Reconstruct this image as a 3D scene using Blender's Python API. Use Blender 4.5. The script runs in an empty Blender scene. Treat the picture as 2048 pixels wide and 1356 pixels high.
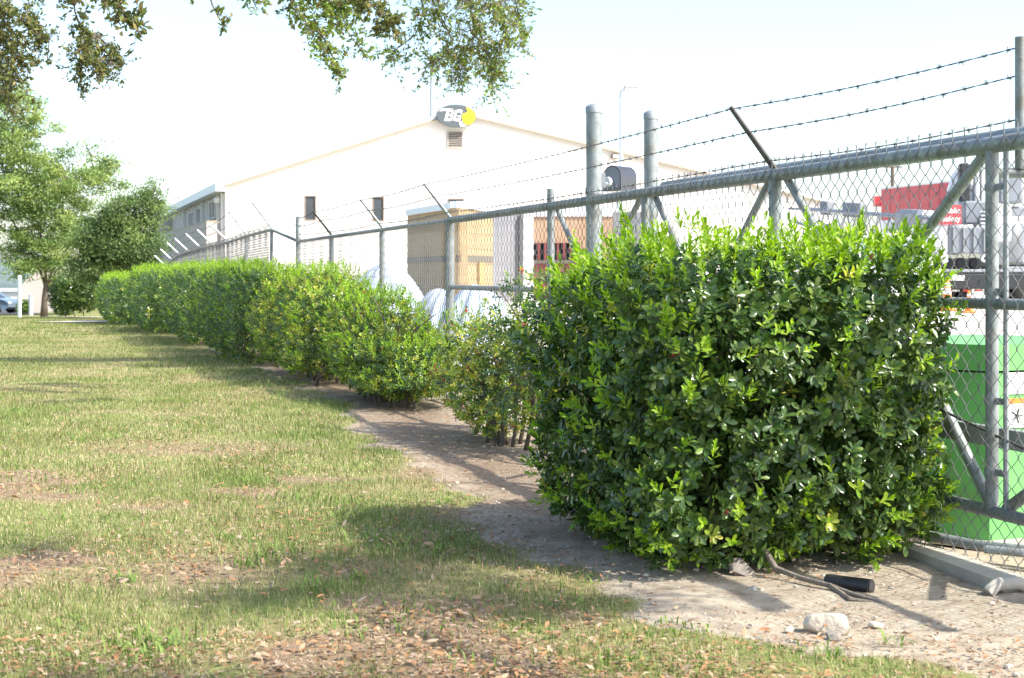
import bpy, math, random
import numpy as np
from mathutils import Vector, Matrix, noise as mnoise

R = math.radians
random.seed(7)
rng = np.random.default_rng(11)
scene = bpy.context.scene
col = scene.collection

# ------------------------------------------------------------------ camera
F = 2900.0            # focal length in photograph pixels (2048 wide)
CAMZ = 1.25
cam_d = bpy.data.cameras.new('camera')
cam_d.sensor_width = 36.0
cam_d.lens = 36.0 * F / 2048.0
cam_d.shift_y = -128.0 / 2048.0
cam_d.clip_start = 0.05
cam_d.clip_end = 5000
cam_d.dof.use_dof = True
cam_d.dof.focus_distance = 8.5
cam_d.dof.aperture_fstop = 7.0
cam = bpy.data.objects.new('camera', cam_d)
cam.location = (0, 0, CAMZ)
cam.rotation_euler = (R(90), 0, 0)
col.objects.link(cam)
scene.camera = cam

# ------------------------------------------------------------------ sky and sun
SUN_EL = R(46)
sun_h = Vector((0.89, -0.456, 0)).normalized()
to_sun = Vector((sun_h.x * math.cos(SUN_EL), sun_h.y * math.cos(SUN_EL), math.sin(SUN_EL)))
world = bpy.data.worlds.new('World')
scene.world = world
world.use_nodes = True
wn = world.node_tree.nodes
wl = world.node_tree.links
bg = wn['Background']
sky = wn.new('ShaderNodeTexSky')
sky.sky_type = 'NISHITA'
sky.sun_disc = False
sky.sun_elevation = SUN_EL
sky.sun_rotation = math.atan2(sun_h.x, sun_h.y)
sky.altitude = 200
sky.air_density = 1.0
sky.dust_density = 2.3
sky.ozone_density = 1.0
wl.new(sky.outputs[0], bg.inputs[0])
bg.inputs[1].default_value = 0.15
sun_d = bpy.data.lights.new('sun', 'SUN')
sun_d.energy = 3.5
sun_d.angle = R(0.6)
sun_d.color = (1.0, 0.95, 0.86)
sun = bpy.data.objects.new('sun', sun_d)
sun.rotation_euler = to_sun.to_track_quat('Z', 'Y').to_euler()
sun.location = to_sun * 40
col.objects.link(sun)
vs = scene.view_settings
vs.view_transform = 'Standard'
vs.look = 'None'
vs.gamma = 1.0
vs.use_curve_mapping = False
vs.exposure = 1.37
scene.cycles.max_bounces = 6
scene.cycles.transparent_max_bounces = 8

# ------------------------------------------------------------------ helpers
def at(px, py, Y):
    """the point that stands at distance Y on the sight line of a photograph pixel"""
    return Vector(((px - 1024) / F * Y, Y, CAMZ - (py - 550) / F * Y))

def sstep(a, b, x):
    t = np.clip((x - a) / (b - a), 0, 1)
    return t * t * (3 - 2 * t)

FX0, FS = 3.956, 0.3143               # fence line: X = FX0 - FS * Y
def fx(Y): return FX0 - FS * Y
FD = Vector((-FS, 1, 0)).normalized()
FN = Vector((-1, -FS, 0)).normalized()   # towards the lawn

def gz(x, y):
    x = np.asarray(x, float); y = np.asarray(y, float)
    yy = np.maximum(y - 6, 0)
    base = -0.00018 * np.minimum(yy, 54) ** 2
    base = base - 0.022 * np.clip(y - 60, 0, 50) * sstep(-9, -14, x + 0 * y)
    base = base - 0.02 * np.clip(y - 150, 0, 300)
    side = (x - (FX0 - FS * y)) * 0.954
    rise = 0.017 * np.clip(y - 6, 0, 26) + 0.00018 * np.minimum(yy, 54) ** 2 * (y < 150)
    return base + rise * sstep(0.3, 2.5, side)

def gzf(x, y): return float(gz(x, y))

class MB:
    def __init__(s): s.v = []; s.f = []
    def add(s, vs, fs):
        o = len(s.v); s.v += [tuple(p) for p in vs]; s.f += [tuple(i + o for i in q) for q in fs]; return s
    def box(s, c, size, axes=None):
        c = Vector(c); a = axes or (Vector((1, 0, 0)), Vector((0, 1, 0)), Vector((0, 0, 1)))
        h = [a[i] * (size[i] / 2) for i in range(3)]
        vs = [c + h[0] * x + h[1] * y + h[2] * z for z in (-1, 1) for y in (-1, 1) for x in (-1, 1)]
        return s.add(vs, [(0, 2, 3, 1), (4, 5, 7, 6), (0, 1, 5, 4), (2, 6, 7, 3), (0, 4, 6, 2), (1, 3, 7, 5)])
    def bbox(s, c, size, axes=None, b=0.01):
        """box with chamfered edges"""
        c = Vector(c); a = axes or (Vector((1, 0, 0)), Vector((0, 1, 0)), Vector((0, 0, 1)))
        hx, hy, hz = (q / 2 for q in size)
        b = min(b, hx * .9, hy * .9, hz * .9)
        prof = [(-hx + b, -hy), (hx - b, -hy), (hx, -hy + b), (hx, hy - b), (hx - b, hy), (-hx + b, hy), (-hx, hy - b), (-hx, -hy + b)]
        ins = [(x * (hx - b) / hx if abs(x) == hx else x * (hx - b) / max(hx - b, 1e-6) * ((hx - 2 * b) / max(hx - b, 1e-6) if hx > 2 * b else .5), y) for x, y in prof]
        ins = [(x * (1 - b / hx), y * (1 - b / hy)) for x, y in prof]
        rings = [(ins, -hz), (prof, -hz + b), (prof, hz - b), (ins, hz)]
        vs = [c + a[0] * x + a[1] * y + a[2] * z for p, z in rings for x, y in p]
        fs = [tuple(range(7, -1, -1)), tuple(range(24, 32))]
        for r in range(3):
            for i in range(8):
                j = (i + 1) % 8
                fs.append((r * 8 + i, r * 8 + j, r * 8 + 8 + j, r * 8 + 8 + i))
        return s.add(vs, fs)
    def tube(s, path, r, n=8, caps=True, r1=None):
        P = [Vector(p) for p in path]
        rs = r if isinstance(r, (list, tuple)) else [r + ((r1 if r1 is not None else r) - r) * i / max(1, len(P) - 1) for i in range(len(P))]
        vs = []; fs = []
        up = None
        for i, p in enumerate(P):
            d = (P[min(i + 1, len(P) - 1)] - P[max(i - 1, 0)])
            d = d.normalized() if d.length > 1e-9 else Vector((0, 0, 1))
            if up is None:
                up = d.cross(Vector((0, 0, 1))) if abs(d.z) < .95 else d.cross(Vector((1, 0, 0)))
            up = (up - d * up.dot(d))
            up = up.normalized() if up.length > 1e-6 else d.orthogonal().normalized()
            w = d.cross(up)
            for k in range(n):
                t = 2 * math.pi * k / n
                vs.append(p + (up * math.cos(t) + w * math.sin(t)) * rs[i])
        for i in range(len(P) - 1):
            for k in range(n):
                j = (k + 1) % n
                fs.append((i * n + k, i * n + j, i * n + n + j, i * n + n + k))
        if caps:
            fs.append(tuple(range(n - 1, -1, -1)))
            fs.append(tuple(range((len(P) - 1) * n, len(P) * n)))
        return s.add(vs, fs)
    def prism(s, pts, d):
        """polygon pts (3-D, planar) extruded by vector d"""
        n = len(pts); d = Vector(d)
        vs = [Vector(p) for p in pts] + [Vector(p) + d for p in pts]
        fs = [tuple(range(n)), tuple(range(2 * n - 1, n - 1, -1))]
        for i in range(n):
            j = (i + 1) % n
            fs.append((i, i + n, j + n, j))
        return s.add(vs, fs)
    def lathe(s, c, prof, n=16, axes=None):
        c = Vector(c); a = axes or (Vector((1, 0, 0)), Vector((0, 1, 0)), Vector((0, 0, 1)))
        vs = []; fs = []
        for r, h in prof:
            for k in range(n):
                t = 2 * math.pi * k / n
                vs.append(c + a[0] * (r * math.cos(t)) + a[1] * (r * math.sin(t)) + a[2] * h)
        for i in range(len(prof) - 1):
            for k in range(n):
                j = (k + 1) % n
                fs.append((i * n + k, i * n + j, i * n + n + j, i * n + n + k))
        fs.append(tuple(range(n - 1, -1, -1))); fs.append(tuple(range((len(prof) - 1) * n, len(prof) * n)))
        return s.add(vs, fs)

def wloc(o):
    p = Vector((0, 0, 0))
    while o is not None:
        p += Vector(o.location); o = o.parent
    return p

def tag(o, label=None, cat=None, group=None, kind=None):
    if label: o['label'] = label
    if cat: o['category'] = cat
    if group: o['group'] = group
    if kind: o['kind'] = kind
    return o

def thing(name, loc, label, cat, group=None):
    o = bpy.data.objects.new(name, None)
    o.empty_display_size = .1
    o.location = loc
    col.objects.link(o)
    return tag(o, label, cat, group)

def obj(name, mb, mat, parent=None, smooth=False, origin=None):
    me = bpy.data.meshes.new(name)
    v = np.array(mb.v, float)
    if parent is not None:
        off = wloc(parent); loc = Vector((0, 0, 0))
    else:
        off = Vector(origin) if origin is not None else Vector(((v[:, 0].min() + v[:, 0].max()) / 2, (v[:, 1].min() + v[:, 1].max()) / 2, v[:, 2].min()))
        loc = off
    v = v - np.array(off)
    me.from_pydata(v.tolist(), [], mb.f)
    bm_fix(me)
    if smooth:
        me.polygons.foreach_set('use_smooth', [True] * len(me.polygons))
        if smooth == 'auto':
            me.set_sharp_from_angle(angle=R(40))
    me.materials.append(mat)
    me.update()
    o = bpy.data.objects.new(name, me)
    o.location = loc
    if parent is not None: o.parent = parent
    col.objects.link(o)
    return o

import bmesh
def bm_fix(me):
    bm = bmesh.new(); bm.from_mesh(me)
    bmesh.ops.recalc_face_normals(bm, faces=bm.faces)
    bm.to_mesh(me); bm.free()

def obj_np(name, V, T, mats, parent=None, C=None, mi=None, smooth=True, origin=None):
    """big triangle meshes straight from numpy; C = colour per vertex"""
    V = np.asarray(V, np.float32).reshape(-1, 3); T = np.asarray(T, np.int32)
    k = T.shape[1]
    if parent is not None: off = wloc(parent); loc = (0, 0, 0)
    else:
        off = Vector(origin) if origin is not None else Vector((float(V[:, 0].mean()), float(V[:, 1].mean()), float(V[:, 2].min())))
        loc = off
    V = V - np.array(off, np.float32)
    me = bpy.data.meshes.new(name)
    me.vertices.add(len(V)); me.vertices.foreach_set('co', V.ravel())
    me.loops.add(T.size); me.loops.foreach_set('vertex_index', T.ravel())
    me.polygons.add(len(T)); me.polygons.foreach_set('loop_start', np.arange(len(T), dtype=np.int32) * k)
    if mi is not None: me.polygons.foreach_set('material_index', np.asarray(mi, np.int32))
    me.update(calc_edges=True)
    me.polygons.foreach_set('use_smooth', np.full(len(T), bool(smooth)))
    if C is not None:
        ca = me.color_attributes.new('Col', 'FLOAT_COLOR', 'POINT')
        C4 = np.ones((len(V), 4), np.float32); C4[:, :3] = C
        ca.data.foreach_set('color', C4.ravel())
    for m in (mats if isinstance(mats, (list, tuple)) else [mats]): me.materials.append(m)
    o = bpy.data.objects.new(name, me)
    o.location = loc
    if parent is not None: o.parent = parent
    col.objects.link(o)
    return o

# ------------------------------------------------------------------ materials
MATS = {}
def mat(name, c, rough=.6, metal=0.0, var=0.12, scale=6.0, bump=0.0, bscale=40.0, spec=0.5, coat=0.0, c2=None, dirt=None):
    if name in MATS: return MATS[name]
    m = bpy.data.materials.new(name); m.use_nodes = True
    nt = m.node_tree; N = nt.nodes; L = nt.links
    b = N['Principled BSDF']
    b.inputs['Roughness'].default_value = rough
    b.inputs['Metallic'].default_value = metal
    b.inputs['Specular IOR Level'].default_value = spec
    b.inputs['Coat Weight'].default_value = coat
    tc = N.new('ShaderNodeTexCoord')
    nz = N.new('ShaderNodeTexNoise'); nz.inputs['Scale'].default_value = scale; nz.inputs['Detail'].default_value = 6
    nz.inputs['Roughness'].default_value = .65
    L.new(tc.outputs['Object'], nz.inputs['Vector'])
    rp = N.new('ShaderNodeValToRGB')
    a = tuple(max(0, q * (1 - var)) for q in c); d = tuple(min(1, q * (1 + var)) for q in (c2 or c))
    rp.color_ramp.elements[0].position = .3; rp.color_ramp.elements[1].position = .7
    rp.color_ramp.elements[0].color = (*a, 1); rp.color_ramp.elements[1].color = (*d, 1)
    L.new(nz.outputs['Fac'], rp.inputs['Fac'])
    out = rp.outputs['Color']
    if dirt:
        n2 = N.new('ShaderNodeTexNoise'); n2.inputs['Scale'].default_value = dirt[1]; n2.inputs['Detail'].default_value = 8
        L.new(tc.outputs['Object'], n2.inputs['Vector'])
        r2 = N.new('ShaderNodeValToRGB'); r2.color_ramp.elements[0].position = .52; r2.color_ramp.elements[1].position = .68
        mx = N.new('ShaderNodeMixRGB'); mx.inputs['Color2'].default_value = (*dirt[0], 1)
        L.new(n2.outputs['Fac'], r2.inputs['Fac'])
        mul = N.new('ShaderNodeMath'); mul.operation = 'MULTIPLY'; mul.inputs[1].default_value = dirt[2]
        L.new(r2.outputs['Color'], mul.inputs[0]); L.new(mul.outputs[0], mx.inputs['Fac'])
        L.new(out, mx.inputs['Color1']); out = mx.outputs['Color']
    L.new(out, b.inputs['Base Color'])
    if bump:
        nb = N.new('ShaderNodeTexNoise'); nb.inputs['Scale'].default_value = bscale; nb.inputs['Detail'].default_value = 5
        L.new(tc.outputs['Object'], nb.inputs['Vector'])
        bp = N.new('ShaderNodeBump'); bp.inputs['Strength'].default_value = bump; bp.inputs['Distance'].default_value = .02
        L.new(nb.outputs['Fac'], bp.inputs['Height']); L.new(bp.outputs['Normal'], b.inputs['Normal'])
    MATS[name] = m
    return m

def leafmat(name, rough=.35, trans=.3, spec=.5):
    m = bpy.data.materials.new(name); m.use_nodes = True
    nt = m.node_tree; N = nt.nodes; L = nt.links
    b = N['Principled BSDF']; b.inputs['Roughness'].default_value = rough; b.inputs['Specular IOR Level'].default_value = spec
    at_ = N.new('ShaderNodeAttribute'); at_.attribute_name = 'Col'
    tr = N.new('ShaderNodeBsdfTranslucent')
    hs = N.new('ShaderNodeHueSaturation'); hs.inputs['Saturation'].default_value = 1.1; hs.inputs['Value'].default_value = 1.5
    mx = N.new('ShaderNodeMixShader'); mx.inputs[0].default_value = trans
    L.new(at_.outputs['Color'], b.inputs['Base Color']); L.new(at_.outputs['Color'], hs.inputs['Color'])
    L.new(hs.outputs['Color'], tr.inputs['Color'])
    L.new(b.outputs[0], mx.inputs[1]); L.new(tr.outputs[0], mx.inputs[2])
    L.new(mx.outputs[0], N['Material Output'].inputs['Surface'])
    return m

M_leaf = leafmat('glossy_leaf', .27, .24, .6)
M_new = leafmat('new_leaf', .38, .4, .4)
M_oak = leafmat('oak_leaf', .5, .3, .3)
M_grass = leafmat('grass_blade', .7, .25, .2)
M_dry = leafmat('dry_leaf', .75, .15, .2)
M_galv = mat('galvanised_steel', (.27, .295, .305), .55, .4, .16, 18, .08, 120)
M_galv2 = mat('weathered_galvanised_pipe', (.25, .28, .28), .55, .4, .3, 11, .12, 90, dirt=((.17, .15, .11), 7, .6))
M_wire = mat('galvanised_wire', (.21, .215, .215), .6, .3, .15, 30)
M_barb = mat('barbed_wire', (.12, .12, .125), .6, .4, .3, 30)
M_rust = mat('dark_steel_arm', (.085, .078, .072), .7, .3, .35, 14, .15, 60)
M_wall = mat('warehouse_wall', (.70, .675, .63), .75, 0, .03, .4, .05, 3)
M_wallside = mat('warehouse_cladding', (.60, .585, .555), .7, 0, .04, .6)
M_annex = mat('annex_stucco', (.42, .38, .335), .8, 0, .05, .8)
M_trim = mat('roof_trim', (.30, .25, .17), .6, 0, .05, 1)
M_white = mat('white_paint', (.68, .68, .67), .35, 0, .04, 2, coat=.2)
M_whitem = mat('white_metal_roof', (.72, .76, .8), .45, .1, .05, 1)
M_glass = mat('dark_window_glass', (.045, .055, .065), .2, 0, .2, .5, spec=.35)
M_frame = mat('bronze_window_frame', (.22, .17, .13), .5, .3, .1, 3)
M_signg = mat('sign_grey', (.07, .085, .095), .45, 0, .06, 2)
M_signy = mat('sign_yellow', (.85, .66, .02), .45, 0, .1, 4)
M_signo = mat('sign_gold_line', (.55, .32, .01), .5, 0, .1, 4)
M_tan = mat('tan_split_block', (.38, .27, .14), .85, 0, .15, 3, .3, 14)
M_tan2 = mat('buff_stucco', (.46, .29, .18), .85, 0, .06, 2, .1, 10)
M_band = mat('dark_block_band', (.15, .13, .1), .85, 0, .12, 3, .2, 14)
M_greyp = mat('grey_cladding_panel', (.2, .2, .215), .7, 0, .08, 2)
M_maroon = mat('maroon_steel', (.25, .05, .045), .6, 0, .15, 3)
M_dark = mat('near_black', (.035, .03, .032), .8, 0, .2, 3)  # near-black; paints the shade inside openings, also the lamp bulb
M_tarp = mat('white_plastic_sheet', (.50, .58, .69), .35, 0, .06, 2, .3, 6, coat=.2)  # white sheet; the blue of its shade is put into the colour
M_black = mat('black_plastic', (.02, .021, .023), .45, 0, .2, 6)
M_rubber = mat('tyre_rubber', (.025, .025, .026), .85, 0, .2, 8)
M_red = mat('red_panel_paint', (.50, .05, .06), .45, 0, .1, 1.5, coat=.2)
M_alu = mat('aluminium', (.3, .315, .33), .4, .6, .15, 4)
M_grey = mat('grey_machine_paint', (.2, .22, .245), .5, .1, .12, 3)
M_orange = mat('cone_orange', (.85, .22, .03), .5, 0, .08, 5)
M_green = mat('green_cabinet_paint', (.13, .42, .11), .55, 0, .12, 2.5, .03, 30, dirt=((.16, .30, .12), 3.5, .7))
M_conc = mat('weathered_concrete', (.43, .40, .34), .9, 0, .14, 5, .3, 60, dirt=((.3, .27, .22), 3, .6))
M_bark = mat('bark', (.14, .11, .085), .9, 0, .35, 12, .6, 30)
M_twig = mat('twig_bark', (.12, .10, .075), .9, 0, .3, 20)
M_rock = mat('limestone', (.52, .46, .37), .9, 0, .14, 8, .5, 30, dirt=((.4, .35, .26), 6, .5))
M_rock2 = mat('grey_stone', (.24, .21, .18), .9, 0, .18, 8, .5, 30)
M_berry = mat('red_berry', (.45, .05, .03), .35, 0, .2, 30)
M_blue = mat('blue_grey_car_paint', (.16, .21, .27), .3, .3, .05, 2, coat=.6)
M_pole = mat('painted_pole', (.55, .59, .62), .45, .2, .06, 2)
M_lens = mat('lamp_lens', (.75, .75, .7), .25, 0, .04, 4)
M_house = mat('charcoal_housing', (.05, .05, .06), .3, .2, .1, 6, coat=.3)
M_litred = mat('red_reflector', (.6, .04, .04), .3, 0, .05, 8)

# ground: soil, dry lawn thatch and pale dirt, mixed by a painted-in mask of where nothing grows
def ground_mat():
    m = bpy.data.materials.new('lawn_and_dirt'); m.use_nodes = True
    nt = m.node_tree; N = nt.nodes; L = nt.links
    b = N['Principled BSDF']; b.inputs['Roughness'].default_value = .95; b.inputs['Specular IOR Level'].default_value = .15
    tc = N.new('ShaderNodeTexCoord')
    def nz(s, d=6, r=.6):
        n = N.new('ShaderNodeTexNoise'); n.inputs['Scale'].default_value = s; n.inputs['Detail'].default_value = d; n.inputs['Roughness'].default_value = r
        L.new(tc.outputs['Object'], n.inputs['Vector']); return n
    def ramp(src, stops):
        r = N.new('ShaderNodeValToRGB'); e = r.color_ramp.elements
        while len(e) < len(stops): e.new(.5)
        for q, (p, c) in zip(e, stops): q.position = p; q.color = (*c, 1)
        L.new(src, r.inputs['Fac']); return r
    def mix(f, a, b_):
        x = N.new('ShaderNodeMixRGB'); L.new(f, x.inputs['Fac']); L.new(a, x.inputs['Color1']); L.new(b_, x.inputs['Color2']); return x.outputs['Color']
    lawn1 = ramp(nz(38, 8, .7).outputs['Fac'], [(.3, (.16, .12, .06)), (.5, (.30, .24, .12)), (.7, (.40, .33, .19))])
    lawn2 = ramp(nz(30, 8, .7).outputs['Fac'], [(.3, (.10, .12, .035)), (.55, (.2, .24, .07)), (.75, (.33, .32, .13))])
    patch = ramp(nz(.9, 4, .6).outputs['Fac'], [(.32, (0, 0, 0)), (.55, (1, 1, 1))])
    lawn = mix(patch.outputs['Color'], lawn1.outputs['Color'], lawn2.outputs['Color'])
    d1 = ramp(nz(7, 9, .7).outputs['Fac'], [(.3, (.25, .20, .145)), (.5, (.39, .33, .25)), (.72, (.49, .43, .335))])
    d2 = ramp(nz(16, 10, .75).outputs['Fac'], [(.52, (0, 0, 0)), (.66, (1, 1, 1))])
    dk = ramp(nz(45, 6).outputs['Fac'], [(.3, (.12, .08, .05)), (.7, (.26, .18, .12))])
    lit = N.new('ShaderNodeMath'); lit.operation = 'MULTIPLY'; lit.inputs[1].default_value = .6
    L.new(d2.outputs['Color'], lit.inputs[0])
    dirt = mix(lit.outputs[0], d1.outputs['Color'], dk.outputs['Color'])
    a = N.new('ShaderNodeAttribute'); a.attribute_name = 'Col'
    sp = N.new('ShaderNodeSeparateColor'); L.new(a.outputs['Color'], sp.inputs[0])
    mulch = ramp(nz(28, 8, .75).outputs['Fac'], [(.3, (.13, .09, .058)), (.5, (.25, .185, .125)), (.72, (.40, .31, .22))])
    mm_ = N.new('ShaderNodeMath'); mm_.operation = 'ADD'; L.new(sp.outputs[1], mm_.inputs[0]); L.new(nz(3.1, 6, .7).outputs['Fac'], mm_.inputs[1])
    mr = ramp(mm_.outputs[0], [(.62, (0, 0, 0)), (.98, (1, 1, 1))])
    dirt = mix(mr.outputs['Color'], dirt, mulch.outputs['Color'])
    jit = nz(5, 8, .7)
    ad = N.new('ShaderNodeMath'); ad.operation = 'ADD'; L.new(sp.outputs[0], ad.inputs[0]); L.new(jit.outputs['Fac'], ad.inputs[1])
    mask = ramp(ad.outputs[0], [(.88, (0, 0, 0)), (1.0, (1, 1, 1))])
    mask.color_ramp.elements[1].position = 1.0
    sc = N.new('ShaderNodeMath'); sc.operation = 'MULTIPLY'; sc.inputs[1].default_value = 1.0
    wsoil = ramp(nz(34, 9, .75).outputs['Fac'], [(.3, (.13, .09, .055)), (.5, (.25, .18, .115)), (.72, (.40, .31, .21))])
    lawn = mix(sp.outputs[2], lawn, wsoil.outputs['Color'])
    c = mix(mask.outputs['Color'], lawn, dirt)
    L.new(c, b.inputs['Base Color'])
    bp = N.new('ShaderNodeBump'); bp.inputs['Strength'].default_value = .5; bp.inputs['Distance'].default_value = .03
    L.new(nz(60, 8, .7).outputs['Fac'], bp.inputs['Height']); L.new(bp.outputs['Normal'], b.inputs['Normal'])
    return m
M_ground = ground_mat()
M_yard = mat('pale_yard_concrete', (.62, .57, .50), .9, 0, .06, .7, .1, 20, dirt=((.45, .4, .33), .6, .4))
M_path = mat('path_concrete', (.55, .52, .47), .9, 0, .08, 2, .1, 30)
M_asphalt = mat('asphalt', (.06, .06, .062), .9, 0, .15, 3)
M_hill = mat('wooded_hill', (.10, .14, .13), .95, 0, .25, .06)  # dulled bluish green; distance haze is put into the colour

# ------------------------------------------------------------------ the ground
DE = np.array([(2.0, 2.6), (4.4, 1.42), (4.77, .98), (5.33, .5), (6.6, 0.0), (8.05, -.36), (11.3, -1.2), (14.5, -1.8), (18, -2.95), (22, -4.2), (33, -7.75), (54, -15.1), (70, -21)])
def dirt_edge(y): return np.interp(y, DE[:, 0], DE[:, 1])
def vnoise(x, y, s, seed=0):
    """cheap smooth noise on arrays"""
    x = np.asarray(x) * s + seed * 17.3; y = np.asarray(y) * s - seed * 9.1
    return (np.sin(x * 1.7 + 1.3 * np.sin(y * 1.1 + seed)) + np.sin(y * 1.9 + 1.7 * np.sin(x * .9 - seed)) + np.sin((x + y) * 1.31 + 2.1 * np.sin((x - y) * .7))) / 3
def dirt_mask(x, y):
    d = (x - dirt_edge(y)) + .15 * vnoise(x, y, 2.1, 3) + .10 * vnoise(x, y, 6.3, 5)
    m = sstep(-.12, .18, d)
    return np.clip(m, 0, 1)
def worn(x, y):
    """where the turf is thin and dead leaves lie on brown soil"""
    w = sstep(.12, .6, vnoise(x, y, 1.5, 21) + .45 * vnoise(x, y, 4.7, 22)) * (1 - sstep(8, 14, y))
    bare = np.exp(-(((x + 1.35) / .45) ** 2 + ((y - 6.1) / .45) ** 2))
    return np.clip(np.maximum(w, bare), 0, 1)

xs = np.concatenate([-np.geomspace(1500, 18, 26), np.linspace(-17, -6.2, 50), np.linspace(-6, 4, 200), np.geomspace(4.2, 1500, 40)])
ys = np.concatenate([np.linspace(-40, 1, 12), np.linspace(1.5, 14, 210), np.linspace(14.2, 62, 120), np.geomspace(63, 2500, 40)])
GX, GY = np.meshgrid(xs, ys)
GZ = gz(GX, GY)
near = (GY < 16) & (np.abs(GX) < 7)
GZ = GZ + np.where(near, .012 * vnoise(GX, GY, 3.1, 1) + .006 * vnoise(GX, GY, 11, 2), .01 * vnoise(GX, GY, .9, 1))
nx, ny = len(xs), len(ys)
idx = np.arange(nx * ny).reshape(ny, nx)
Q = np.stack([idx[:-1, :-1], idx[:-1, 1:], idx[1:, 1:], idx[1:, :-1]], -1).reshape(-1, 4)
dm = dirt_mask(GX, GY).ravel()
ground = obj_np('ground', np.stack([GX, GY, GZ], -1), Q, M_ground, C=np.stack([dm * .62, .5 * np.exp(-((GX - dirt_edge(GY) - .55) / .6) ** 2).ravel() * sstep(5.4, 8.0, GY).ravel(), worn(GX, GY).ravel()], -1), origin=(0, 0, 0))
tag(ground, kind='structure')

def sheet(name, x0f, x1f, y0, y1, ny_, nx_, lift, material):
    yy = np.linspace(y0, y1, ny_)
    V = []
    for y in yy:
        for t in np.linspace(0, 1, nx_):
            x = x0f(y) + (x1f(y) - x0f(y)) * t
            V.append((x, y, gzf(x, y) + lift))
    i = np.arange(nx_ * ny_).reshape(ny_, nx_)
    q = np.stack([i[:-1, :-1], i[:-1, 1:], i[1:, 1:], i[1:, :-1]], -1).reshape(-1, 4)
    o = obj_np(name, np.array(V), q, material, origin=(0, 0, 0), smooth=True)
    return tag(o, kind='structure')
sheet('yard_pavement', lambda y: fx(y) + .75 + .05 * math.sin(y * 3), lambda y: 60, 4.0, 74, 180, 60, .035, M_yard)
sheet('path', lambda y: -15.2 + (y - 46) * .35, lambda y: -11.8, 46.0, 48.6, 6, 10, .05, M_path)
sheet('path', lambda y: -19.6 + (y - 59) * 1.2, lambda y: -15.5, 59, 61.5, 6, 10, .05, M_path)
sheet('parking_lot', lambda y: -70, lambda y: -27, 72, 128, 20, 20, .05, M_asphalt)
# far hill
hv = []; n = 60
hx = np.linspace(-700, 100, n); hy = np.linspace(620, 1000, 14)
HX, HY = np.meshgrid(hx, hy)
HZ = -14 + 26 * np.sin(np.pi * (HY - 620) / 380 * .9) * (1 + .35 * vnoise(HX, HY, .012, 4)) * sstep(100, -80, HX) + 1.2 * vnoise(HX, HY, .12, 2)
i = np.arange(n * 14).reshape(14, n)
tag(obj_np('hill', np.stack([HX, HY, HZ], -1), np.stack([i[:-1, :-1], i[:-1, 1:], i[1:, 1:], i[1:, :-1]], -1).reshape(-1, 4), M_hill), kind='structure')

# ------------------------------------------------------------------ warehouse
UX = Vector((.9496, .3134, 0)); UZ = Vector((0, 0, 1)); UW = Vector((-.3134, .9496, 0)); UO = -UW
def G(px, py, out=0.0):
    a = (px - 1024) / F
    Y = 79.884 / (1 - .33 * a)
    return Vector((a * Y, Y, CAMZ - (py - 550) / F * Y)) + UO * out
C0 = Vector((-14.8, 75, 0))
def S(s, z, out=0.0):
    return Vector((C0.x, C0.y, 0)) + UW * s + UZ * z - UX * out
BZ = -1.8
wh = thing('warehouse', (C0.x, C0.y, BZ), 'big cream warehouse with a low gable facing the yard', 'building')
zc = G(450, 370).z
def gtop(px):   # roof line in the gable plane
    return 370 + (226 - 370) * (px - 450) / (911 - 450) if px <= 911 else 226 + (405 - 226) * (px - 911) / (1650 - 911)
def gz_at(px, z):
    p = G(px, 550); return Vector((p.x, p.y, z))
cuts = [450, 793, 1180, 1665]
def openings_panel(p0, p1, holes):
    """wall panel between two pixel columns with window holes, as boxes around them"""
    m = MB(); g = .12
    xs_ = sorted(set([p0 + g, p1 - g] + [h for q in holes for h in (q[0], q[1])] + ([911] if p0 < 911 < p1 else [])))
    for a, b in zip(xs_[:-1], xs_[1:]):
        spans = [(q[2], q[3]) for q in holes if q[0] <= a and b <= q[1]]
        ta, tb = gtop(a), gtop(b)
        if not spans:
            m.prism([gz_at(a, BZ), gz_at(b, BZ), G(b, tb), G(a, ta)], UW * .2)
        else:
            t, bt = spans[0]
            m.prism([gz_at(a, BZ), gz_at(b, BZ), G(b, bt), G(a, bt)], UW * .2)
            m.prism([G(a, t), G(b, t), G(b, tb), G(a, ta)], UW * .2)
    return m
gwin = [(609, 632, 391, 441), (745, 768, 393.5, 442.5), (895, 928, 397, 446)]
for a, b in zip(cuts[:-1], cuts[1:]):
    obj('wall_panel', openings_panel(a, b, [q for q in gwin if a < q[0] < b]), M_wall, wh)
m = MB(); m.prism([gz_at(452, BZ), gz_at(1662, BZ), G(1662, gtop(1662) + 4), G(911, 231), G(452, 374)], UW * .05)
bk = MB(); bk.add([Vector(v) + UW * .24 for v in m.v], m.f)
obj('backing_wall', bk, M_wallside, wh)
for (x0, x1, t, b_) in gwin:
    fr = MB()
    for (a, b, c, d) in ((x0, x1, t, t + 2.2), (x0, x1, b_ - 2.2, b_), (x0, x0 + 2.2, t + 2.2, b_ - 2.2), (x1 - 2.2, x1, t + 2.2, b_ - 2.2)):
        fr.prism([G(a, d, .04), G(b, d, .04), G(b, c, .04), G(a, c, .04)], UW * .12)
    f = obj('window', fr, M_frame, wh)
    pn = MB(); pn.prism([G(x0 + 2.2, b_ - 2.2, -.04), G(x1 - 2.2, b_ - 2.2, -.04), G(x1 - 2.2, t + 2.2, -.04), G(x0 + 2.2, t + 2.2, -.04)], UW * .03)
    obj('pane', pn, M_glass, f)
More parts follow.
